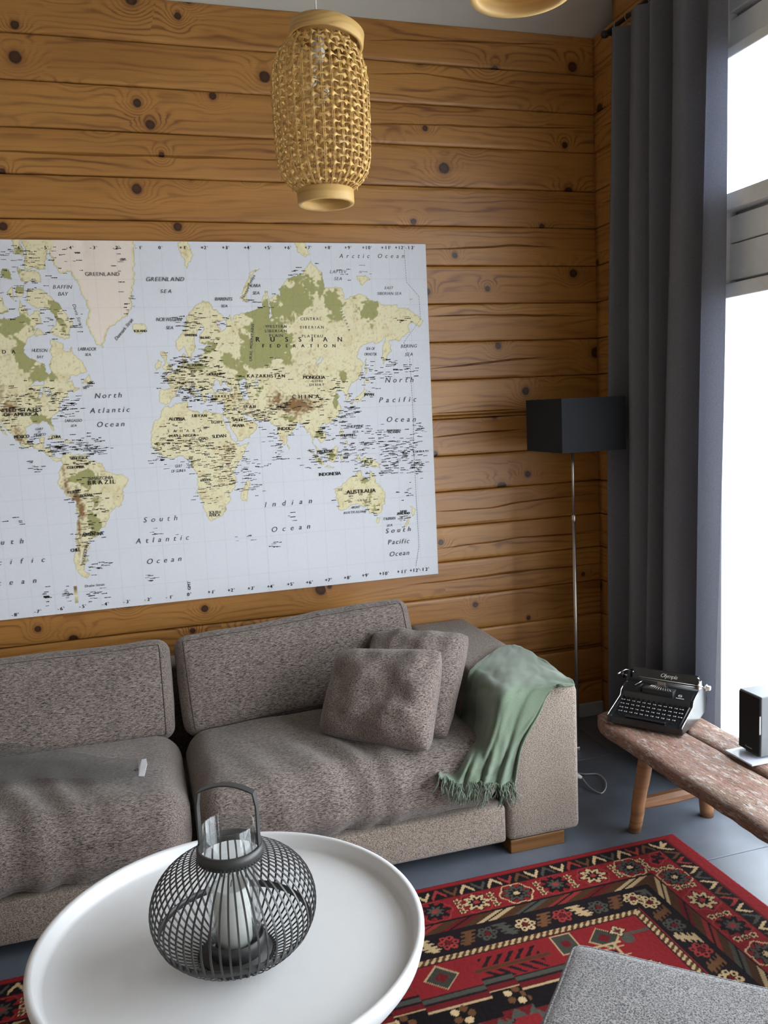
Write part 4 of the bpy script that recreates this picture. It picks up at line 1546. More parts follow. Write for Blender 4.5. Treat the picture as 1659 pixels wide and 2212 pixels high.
LAND = {
    'namerica': [(-168, 65.6), (-162, 66.5), (-166, 68.3), (-156.5, 71.2), (-141, 69.6), (-135, 69.3), (-128, 70.2), (-124, 69.8), (-115, 68.5), (-108, 68), (-101, 67.7), (-95, 68.2), (-94, 71.8), (-91, 69.5), (-88, 68.5), (-85.5, 69.6), (-82, 69.5), (-82, 67), (-86.5, 66.3), (-87, 64), (-92, 62.7), (-94.5, 60), (-94.3, 58.7), (-92.5, 57), (-88, 56.4), (-82.3, 55.1), (-82.3, 52.9), (-79.5, 51.3), (-78.7, 52.5), (-79.5, 54.6), (-76.6, 57), (-78.5, 58.8), (-77.5, 62.5), (-73.5, 62.3), (-69.5, 61), (-69.5, 58.9), (-66, 58.7), (-64.5, 60.3), (-61.5, 57), (-57.2, 54.6), (-55.7, 52.3), (-58.5, 51.3), (-66.5, 50.2), (-70, 47), (-65, 49.2), (-64.5, 46.3), (-61, 45.5), (-65.5, 43.5), (-66.5, 45), (-70, 43.7), (-70, 41.7), (-74, 40.6), (-75.5, 38), (-76, 36.9), (-75.5, 35.2), (-78, 33.9), (-81, 32), (-81.4, 30.4), (-80.1, 26.8), (-81, 25.2), (-82.8, 27.8), (-84, 30), (-88, 30.4), (-89.5, 29.2), (-94, 29.6), (-97.3, 27.5), (-97.8, 22.3), (-96, 19), (-94.4, 18.2), (-91, 18.7), (-90.4, 21), (-87, 21.5), (-87.5, 18.5), (-88.8, 15.9), (-83.3, 15), (-83.7, 11), (-81.5, 9), (-79.5, 9.6), (-77.4, 8.6), (-78, 7.3), (-80, 7.4), (-83, 8.3), (-85.8, 10.2), (-87.5, 13), (-92.2, 14.5), (-95, 16.1), (-99.8, 16.8), (-105.5, 20.3), (-106, 23), (-109.4, 26), (-112.8, 30), (-114.7, 31.7), (-111, 25), (-109.5, 23), (-112, 25), (-115, 28.8), (-117.1, 32.5), (-120.6, 34.5), (-124, 40), (-124, 46), (-123, 48.5), (-128, 51), (-131, 55), (-137, 58.5), (-144, 60), (-151, 59.5), (-158, 57), (-163, 55), (-158, 58.8), (-162, 60), (-165, 62.5), (-161, 64.3)],
    'baffin': [(-61.5, 66.7), (-65, 64.8), (-65, 62.5), (-71, 62.8), (-78, 64.5), (-73.5, 65.8), (-72.5, 67.5), (-77, 69.8), (-85, 70.2), (-89.5, 71.2), (-89, 73.5), (-81, 73.6), (-76, 72.6), (-70, 70.8), (-67, 69.2)],
    'victoria': [(-117, 69.9), (-113, 68.6), (-105, 68.9), (-101.5, 69.5), (-105, 72), (-108, 73), (-115, 73.2), (-119, 71.5)],
    'ellesmere': [(-77, 76.5), (-90, 76.5), (-88, 79), (-92, 81), (-65, 81), (-75, 78.5)],
    'axel': [(-89, 78.2), (-95, 78.3), (-96, 80.6), (-91, 80.4)], 'devon': [(-80, 74.6), (-92, 74.7), (-94, 76.6), (-84, 76.2), (-80, 75.8)],
    'melville': [(-106, 75), (-117, 75.2), (-116, 76.4), (-109, 76.6)], 'bathurst': [(-98, 75), (-104, 75.2), (-103, 76.4), (-98, 76.4)],
    'somerset': [(-90.5, 74), (-95.5, 74), (-95, 72), (-91, 72.7)], 'prince': [(-97, 73.9), (-102, 73), (-98, 71.4)], 'banks': [(-123, 71.2), (-125, 73), (-121, 74.5), (-117, 73.5)],
    'southampton': [(-80.5, 63.8), (-85.5, 65.8), (-87, 63.6)], 'newfoundland': [(-55.5, 51.6), (-59.3, 47.6), (-53, 46.7), (-53.5, 49.3)],
    'greenland': [(-73, 78.2), (-68, 76), (-61, 76.2), (-57, 74.5), (-55, 72.5), (-51, 69.6), (-53.5, 67.2), (-51.5, 64), (-48.5, 61), (-44, 59.8), (-42.5, 61.5), (-40, 65), (-35, 66.2), (-26, 68.3), (-22.3, 70.3), (-22, 72.5), (-19, 75.5), (-18.5, 78), (-17, 81), (-68, 81), (-73, 79)],
    'iceland': [(-24.3, 65.5), (-22.5, 66.4), (-16, 66.5), (-13.6, 65), (-18.8, 63.4), (-22.6, 63.9)],
    'britain': [(-5.7, 50.1), (1.4, 51.2), (1.7, 52.7), (0, 53.5), (-2, 55.8), (-2, 57.6), (-3.2, 58.6), (-6.2, 58), (-5, 55.8), (-3, 54.2), (-4.5, 53), (-5.2, 51.8), (-3, 51.4)],
    'ireland': [(-10, 51.8), (-6.3, 52.2), (-5.6, 54.6), (-8, 55.2), (-10, 54)], 'cuba': [(-84.9, 21.9), (-80, 23), (-74.2, 20.2), (-77.5, 19.9)], 'hispaniola': [(-74.4, 18.4), (-72.8, 19.9), (-68.4, 18.6), (-71.5, 17.7)],
    'samerica': [(-77.4, 8.6), (-75.5, 10.6), (-72, 12.1), (-71.5, 10.8), (-68, 10.8), (-62, 10.7), (-60, 8.5), (-57, 6), (-51.5, 4.2), (-50, 1), (-48.5, -1), (-44, -2.6), (-39, -3.2), (-35.3, -5.3), (-34.8, -7.5), (-37, -11), (-39, -13.5), (-39, -17.8), (-41, -21.9), (-45, -23.4), (-48.5, -26), (-49, -28.7), (-53.5, -33.8), (-57, -34.5), (-56.8, -36.5), (-58, -38.2), (-62.2, -39), (-65, -41), (-63.8, -42.6), (-67.5, -46.3), (-65.8, -47.8), (-69, -51), (-68.4, -52.4), (-65.3, -54.7), (-68, -55.6), (-72, -54), (-75, -51), (-75, -46.8), (-73, -42), (-73.5, -38), (-71.5, -33), (-70.4, -26), (-70.3, -18.4), (-76.2, -13.8), (-79.8, -7.5), (-81.2, -5), (-80, -3), (-80.8, -1), (-79, 1.5), (-77.3, 4), (-77.8, 7)],
    'africa': [(-5.8, 35.8), (-9, 33), (-10, 29.5), (-13.5, 27.3), (-17, 21), (-16.5, 16.5), (-17.4, 14.7), (-16.7, 12.3), (-13.3, 8.7), (-7.6, 4.4), (-2, 4.8), (2.5, 6.3), (6, 4.3), (9, 4.3), (9.5, 1), (9, -1), (12, -5), (13.4, -9), (12.5, -13.5), (11.8, -17.5), (14.5, -22.5), (16.5, -29), (18.3, -34), (20, -34.8), (25.5, -34), (30.5, -31), (32.8, -27), (35.4, -23.8), (35, -20), (40, -16), (40.6, -11), (39, -6.5), (41.5, -2), (46, 2.5), (51.2, 10.5), (51.2, 11.9), (44, 10.5), (43, 12), (39.5, 15.5), (37, 20), (35.5, 24), (32.6, 29.9), (32.3, 31.2), (29, 30.9), (25, 31.6), (22.5, 32.8), (20, 32), (20, 30.5), (15.5, 32.2), (11, 33.3), (10.5, 35), (11, 37), (9.8, 37.3), (3, 36.9), (-2, 35.1)],
    'madagascar': [(49.3, -12), (50.3, -15.8), (47.2, -25), (44, -25), (43.5, -22), (44.5, -16.5)],
    'eurasia': [(-9.4, 38.7), (-8.8, 37), (-6, 36.2), (-2, 36.7), (0, 38.7), (3.2, 42), (4.5, 43.4), (8.8, 44.4), (10.5, 42.5), (15.6, 40), (16, 38), (18.4, 40.2), (13.6, 43.6), (12.4, 45.4), (14, 45.2), (19.3, 41.9), (19.5, 40.2), (21.2, 37.3), (23, 36.5), (24, 38), (23, 40.4), (26, 40.8), (29, 41.2), (28, 43.5), (30.8, 46.4), (33, 46), (33.5, 44.5), (36, 45.3), (35, 46.3), (39, 47.2), (37.5, 45.2), (41.5, 42), (38, 41), (33, 42), (29, 41.1), (27, 39.5), (27.5, 37), (30.6, 36.7), (36, 36.7), (35.8, 35), (34.3, 31.2), (32.6, 30.2), (34.3, 27.8), (35, 29.5), (37, 26), (39.2, 21.3), (43, 16.5), (43.5, 12.7), (48, 14), (52.2, 15.8), (55.5, 17.8), (59.8, 22.5), (56.5, 25), (56.2, 26.3), (54, 24.2), (51.5, 25.9), (50, 26.7), (48, 29.8), (50, 30), (51.5, 27.9), (56.5, 27), (58, 25.6), (61.5, 25.1), (66.6, 25.2), (68.5, 23.3), (70.3, 20.9), (72.7, 21.2), (73, 17.5), (74.8, 13), (77.5, 8), (79.9, 10.3), (80.2, 15), (82.3, 16.6), (86.8, 20.5), (88, 21.7), (91.8, 22.4), (94.3, 17.5), (94.4, 16), (97.6, 16.5), (98.6, 10), (100.3, 6.2), (103.4, 1.3), (104.2, 1.5), (103.4, 4.5), (100.5, 7.2), (99.3, 10.5), (100.5, 13.4), (102.5, 12), (105, 8.7), (109.2, 12), (108.8, 15.3), (105.8, 19), (108, 21.5), (110, 20.4), (114, 22.4), (118.5, 24.5), (121.8, 28.5), (121.9, 31.5), (119.3, 35), (122.5, 37), (118, 38.5), (121.5, 40.8), (121.3, 39), (124.5, 39.8), (126.5, 37), (126.3, 34.5), (129.2, 35.4), (129.3, 37.5), (127.5, 39.7), (130.7, 42.3), (135, 44), (140.3, 48.5), (141.2, 52.5), (138, 54), (135.3, 54.7), (142, 59), (149, 59.5), (155, 59.2), (160, 61.8), (156.5, 58), (155.7, 56), (156, 51.5), (156.8, 51), (158.6, 53), (162.5, 55.5), (163.3, 58), (162.5, 60), (170, 60), (177, 62.5), (179.5, 62.5), (177.5, 64.6), (181, 65.5), (187, 64.3), (190, 66), (185, 67.2), (178, 69), (170.5, 69.2), (170, 70), (160, 69.7), (152, 70.9), (140, 72.4), (129, 71.2), (127, 73.5), (114, 73.6), (113, 76), (104.3, 77.7), (98, 76), (87, 75), (81, 73.5), (80.5, 72), (77, 72.3), (73, 71.5), (74, 67.5), (72, 66.3), (72.5, 69), (72, 73), (68.5, 72), (67, 69.5), (60, 69), (54, 68.5), (47, 68), (44, 66.2), (44, 68.5), (40.5, 66.3), (40.5, 64.7), (37, 64), (34.5, 66.5), (41, 66.7), (38, 68.3), (33, 69.5), (28.5, 71.1), (25.7, 71.1), (19, 70), (14, 67.8), (12, 65), (9.5, 63.7), (5, 61.8), (5.3, 59.2), (7.5, 58), (10.5, 59.3), (11.5, 58.5), (12.8, 55.5), (14.3, 55.6), (16.5, 57.5), (18.8, 60), (17.2, 61.5), (21, 64.5), (24, 65.8), (25.3, 65), (21.3, 62.5), (21.5, 61), (25, 60.2), (30, 60), (24, 59.3), (23.5, 58.3), (24.2, 57.2), (21.5, 57.2), (21, 55.3), (18.8, 54.5), (14, 54), (11, 54), (10.8, 56.5), (10.5, 57.7), (8.2, 57), (8.6, 54.5), (8, 53.6), (4.8, 53), (3.5, 51.5), (1.6, 50.8), (-1.5, 49.7), (-4.7, 48.5), (-1.5, 46.5), (-1.5, 43.5), (-8.2, 43.7), (-9, 42)],
    'novaya': [(51.5, 71.5), (57, 70.6), (57, 72), (61, 75.5), (68, 76.8), (60, 76.1), (55, 73.5)], 'svalbard': [(11, 79.5), (16, 76.7), (21, 78.5), (18, 80), (11, 79.8)], 'severnaya': [(95, 79), (100, 78.2), (105, 78.5), (100, 80.5), (93, 80)],
    'newsiberian': [(138, 75.5), (146, 75.6), (150, 75), (142, 74)], 'wrangel': [(179, 71.2), (182, 71.4), (180, 70.8)], 'honshu': [(131, 34), (135.5, 33.5), (140, 35.2), (142, 39.6), (140.8, 41.4), (139.8, 39.5), (137, 37), (133, 35.5)], 'kyushu': [(130, 33.5), (131.8, 33.5), (130.8, 31.2)], 'hokkaido': [(140, 42), (145.3, 43.3), (141.8, 45.4)],
    'sakhalin': [(142, 46), (143.5, 49), (143.2, 54), (142.2, 53.5), (142, 49)], 'taiwan': [(120.2, 23), (121.6, 25.2), (120.9, 22)], 'luzon': [(120.3, 18.4), (122.2, 18.4), (121.5, 14.2), (124, 12.8), (120.3, 14)], 'mindanao': [(122, 7.5), (126.3, 7), (125.4, 9.8)],
    'borneo': [(109, 1.5), (111.3, 2.5), (115, 5), (117, 7), (119, 5.2), (117.5, 1), (116, -3.8), (114.5, -4), (110.2, -2.8)], 'sumatra': [(95.3, 5.6), (98, 4), (103.5, -.5), (106, -3), (105.8, -5.8), (102.3, -4), (98.7, 1.7)], 'java': [(105.2, -6.8), (108.5, -6.7), (114.4, -7.8), (114.4, -8.7), (106.5, -7.4)],
    'sulawesi': [(120, .8), (125, 1.6), (121, .5), (121, -1), (123, -1), (121.5, -2.5), (122.8, -5), (120.4, -3), (120.3, -5.5), (119.5, -3.5)], 'newguinea': [(131, -.8), (134, -.9), (135, -3.3), (138, -1.7), (144.5, -3.8), (147.8, -6), (150.8, -10.3), (147, -9.5), (143, -9.2), (138, -8.3), (138, -5.5), (133, -4), (132, -2.5)], 'srilanka': [(80, 9.7), (81.8, 7.5), (80.6, 6), (79.8, 7.5)],
    'australia': [(113.7, -22.5), (114.2, -26), (115.7, -31.5), (115.1, -34.3), (118, -35), (123.7, -33.9), (131, -31.5), (135.5, -34.8), (138, -33.5), (138.2, -35.5), (140.5, -38), (144.5, -38.2), (147, -38.8), (150, -37.3), (152.8, -31.5), (153.5, -28), (151, -23.5), (146.5, -19), (145.3, -15), (142.5, -10.8), (141.5, -14), (140.8, -17.5), (135.8, -15), (136.8, -12.2), (132.5, -11.4), (129.8, -14.9), (126.8, -14), (122.3, -18), (117, -20.7)],
    'tasmania': [(144.8, -40.8), (148.2, -40.9), (147.5, -43.5), (146, -43.5)], 'nznorth': [(173, -34.6), (175.5, -36.7), (178.4, -37.7), (177, -39.5), (175.3, -41.5), (173.8, -39.3), (174.8, -37.5)], 'nzsouth': [(172.7, -40.6), (174.2, -41.5), (171, -44.5), (169, -46.6), (166.5, -45.9), (170.5, -43)],
}
WATER = [[(47.5, 45.5), (51, 47), (53, 45), (51, 44), (53, 41), (53.5, 37), (50, 37.5), (49, 40.5), (47.5, 43)], [(-92, 47), (-84.5, 47.2), (-84.5, 48.5), (-89, 49)], [(-87.8, 42), (-86, 42), (-85, 46), (-87, 45.5)], [(-83, 43.2), (-80, 44.6), (-83.5, 46)], [(-83, 41.6), (-79, 42.8), (-76.3, 43.6), (-79.5, 43.3)], [(58, 45.2), (60.5, 44), (61, 46.3), (59, 46.3)], [(103.7, 51.5), (108, 52.8), (110, 55.6), (108.3, 54.5)], [(-117, 61.2), (-110, 62.3), (-113, 62.5)], [(-123, 65.2), (-118, 66.2), (-122, 66.7)], [(32, -2.5), (34, -1), (33, .4), (31.8, -.8)]]
GREEN = [(70, 62, 16, 9, .8), (62, 57, 14, 7, .7), (80, 57, 9, 5, .5), (90, 71, 14, 4, .8), (120, 70, 10, 3, .7), (148, 68.5, 9, 2.5, .8), (105, 73, 10, 2.5, .55), (40, 54, 16, 6, .35), (30, 60, 10, 5, .35), (20, 53, 12, 3, .45), (-62, -4, 8, 5, .95), (-70, -5, 6, 4, .6), (-58, -2, 6, 3, .5), (-60, -31, 4, 6, .7), (-58, -20, 3, 5, .4), (-92, 58, 9, 5, .75), (-85, 52, 7, 4, .8), (-80, 51, 4, 3, .6), (-100, 67, 12, 5, .6), (-125, 67, 8, 5, .45), (-90, 32, 6, 3, .55), (-82, 30, 4, 3, .5), (-92, 38, 4, 5, .3), (118, 33, 3, 5, .6), (125, 46, 4, 4, .45), (80, 26, 7, 2.5, .45), (68, 28, 3, 4, .3), (105, 14, 4, 4, .5), (113, 0, 4, 4, .4), (104, -3, 3, 3, .5), (140, -6, 4, 2, .4), (140, -28, 5, 6, .35), (144, -35, 4, 3, .35), (137, -18, 5, 3, .3), (50, 48, 5, 5, .55), (62, 42, 5, 4, .4), (45, 32, 3, 2, .4), (-72, 69, 8, 4, .4), (-100, 75, 16, 4, .45), (58, 74, 3, 3, .2), (-10, 14, 5, 2, .35), (30, 31, 2, 1, .4), (25, 30, 6, 1.5, .3)]
BROWN = [(88, 33, 13, 4.5, 1.0), (75, 37, 5, 4, .6), (97, 32, 5, 4, .6), (70, 35, 5, 3, .45), (52, 33, 7, 5, .35), (42, 39, 5, 2, .35), (-70, -16, 3.2, 6, .9), (-67.5, -23, 2.4, 7, .8), (-76, -8, 2.2, 5, .7), (-77, 1, 1.6, 4, .5), (-70, -33, 1.3, 6, .7), (-71.5, -42, 1.0, 6, .5), (-107, 38, 5, 6, .55), (-113, 45, 4, 6, .4), (-103, 23, 4, 5, .55), (38, 9, 4, 4, .45), (10, 46.5, 4, 1.2, .45), (100, 48, 8, 4, .25), (44, 43, 3, 1, .4), (15, 65, 5, 4, .12), (29, -29, 3, 3, .3), (36, -2, 4, 5, .25)]


def value_noise(X, Z, fr, seed):
    r = np.random.default_rng(seed)
    n = 256
    T = r.random((n, n))
    x, z = X * fr + 50, Z * fr + 50
    i, j = np.floor(x).astype(int), np.floor(z).astype(int)
    a, b = x - i, z - j
    a, b = a * a * (3 - 2 * a), b * b * (3 - 2 * b)
    g_ = lambda p, q: T[p % n, q % n]
    return (g_(i, j) * (1 - a) + g_(i + 1, j) * a) * (1 - b) + (g_(i, j + 1) * (1 - a) + g_(i + 1, j + 1) * a) * b


def inside(poly, X, Z):
    res = np.zeros(X.shape, bool)
    x0, x1 = min(p[0] for p in poly) - 0.02, max(p[0] for p in poly) + 0.02
    z0, z1 = min(p[1] for p in poly) - 0.02, max(p[1] for p in poly) + 0.02
    sel = (X > x0) & (X < x1) & (Z > z0) & (Z < z1)
    xx, zz = X[sel], Z[sel]
    r = np.zeros(xx.shape, bool)
    n = len(poly)
    for i in range(n):
        (ax, az), (bx, bz) = poly[i], poly[(i + 1) % n]
        if az == bz:
            continue
        c = (az > zz) != (bz > zz)
        r ^= c & (xx < (bx - ax) * (zz - az) / (bz - az) + ax)
    res[sel] = r
    return res


def make_map():
    st = 0.0029
    nx, nz = int((MX1 - MX0) / st) + 1, int((MZ1 - MZ0) / st) + 1
    X, Z = np.meshgrid(np.linspace(MX0, MX1, nx), np.linspace(MZ0, MZ1, nz), indexing='ij')
    wx = X + 0.0075 * (value_noise(X, Z, 60, 1) - 0.5) + 0.006 * (value_noise(X, Z, 140, 2) - 0.5)
    wz = Z + 0.0075 * (value_noise(X, Z, 60, 3) - 0.5) + 0.006 * (value_noise(X, Z, 140, 4) - 0.5)
    LA = {k: inside([ll(*p) for p in v], wx, wz) for k, v in LAND.items()}
    land = np.zeros(X.shape, bool)
    for k, v in LA.items():
        land |= v
    for wpoly in WATER:
        land &= ~inside([ll(*p) for p in wpoly], wx, wz)
    lon = (X - LON_0) / LON_K
    lat = np.degrees(2 * np.arctan(np.exp((Z - MER_0) / MER_K)) - math.pi / 2)
    n1, n2, n3 = value_noise(X, Z, 30, 5), value_noise(X, Z, 75, 6), value_noise(X, Z, 160, 7)
    nz_ = 0.5 * n1 + 0.3 * n2 + 0.2 * n3
    sea, tan = np.array(srgb('#d9d9df')), np.array(srgb('#e6dcb6'))
    tan2, grn, brn = np.array(srgb('#d8c394')), np.array(srgb('#a3a06b')), np.array(srgb('#8d6c48'))
    ice = np.array(srgb('#e8d9cd'))
    C = np.zeros(X.shape + (3,))
    C[:] = sea
    base = tan + (tan2 - tan) * np.clip((nz_ - 0.46) * 2.0, 0, 1)[..., None]
    g_ = np.zeros(X.shape)
    for a, b, sa, sb, w in GREEN:
        g_ = np.maximum(g_, w * np.exp(-((lon - a) / sa) ** 2 - ((lat - b) / sb) ** 2))
    gm = np.clip((g_ * 1.25 + (nz_ - 0.5) * 1.1 - 0.34) * 9, 0, 1)
    b_ = np.zeros(X.shape)
    for a, b, sa, sb, w in BROWN:
        b_ = np.maximum(b_, w * np.exp(-((lon - a) / sa) ** 2 - ((lat - b) / sb) ** 2))
    bmk = np.clip((b_ * 1.15 + (n3 - 0.5) * 0.7 - 0.12) * 1.5, 0, 1)
    base = base + (grn - base) * gm[..., None]
    base = base + (brn - base) * bmk[..., None]
    gl_ = LA['greenland']
    er = gl_.copy()
    for _ in range(3):
        er[1:-1, 1:-1] &= er[2:, 1:-1] & er[:-2, 1:-1] & er[1:-1, 2:] & er[1:-1, :-2]
    base[er] = ice
    C[land] = base[land]
    # coast line
    edge = np.zeros(X.shape, bool)
    edge[1:-1, 1:-1] = land[1:-1, 1:-1] & ~(land[2:, 1:-1] & land[:-2, 1:-1] & land[1:-1, 2:] & land[1:-1, :-2])
    C[edge] = C[edge] * 0.55 + np.array(srgb('#8f8f62')) * 0.45
    # graticule
    for lo in range(-165, 195, 15):
        C[np.abs(lon - lo) < 0.27] *= 0.93
    for la in (-60, -45, -30, -15, 0, 15, 30, 45, 60, 70, 75):
        zz = ll(0, la)[1]
        C[np.abs(Z - zz) < 0.0015] *= 0.93
    C *= (0.985 + 0.03 * n3)[..., None]
    # colour key
    k = (X > yp(158, 1265, MY)[0]) & (X < yp(166, 1265, MY)[0]) & (Z > yp(160, 1303, MY)[2]) & (Z < yp(160, 1266, MY)[2])
    t = np.clip((Z - yp(160, 1303, MY)[2]) / 0.07, 0, 1)[..., None]
    key = grn * (1 - np.clip(t * 3, 0, 1)) + (tan * np.clip(1 - np.abs(t - 0.4) * 2.5, 0, 1)) + brn * np.clip(t * 2 - 0.8, 0, 1)
    C[k] = key[k]
    Yw = np.full(X.shape, MY) + 0.0012 * np.sin(X * 5) * np.sin(Z * 4)
    # shallow dent in the cloth under the top edge
    dp = yp(182, 560, MY)
    Yw += 0.004 * np.exp(-((X - dp[0]) / 0.02) ** 2) * np.clip((Z - dp[2] + 0.1) / 0.2, 0, 1)
    return grid_attr('printed_canvas', X - WO[0], Yw - WO[1], Z - WO[2], C, attr_material('canvas_print', 'print', 0.75, 500, 0.12, 0.2), wm)


cv = make_map()
box('stretcher_frame', (MX0 - WO[0], MY + 0.003 - WO[1], 0.0), (MX1 - WO[0], -0.001, MZ1 - MZ0), plain('canvas_edge', (0.66, 0.66, 0.68), 0.85), wm, 0.0015, 1)

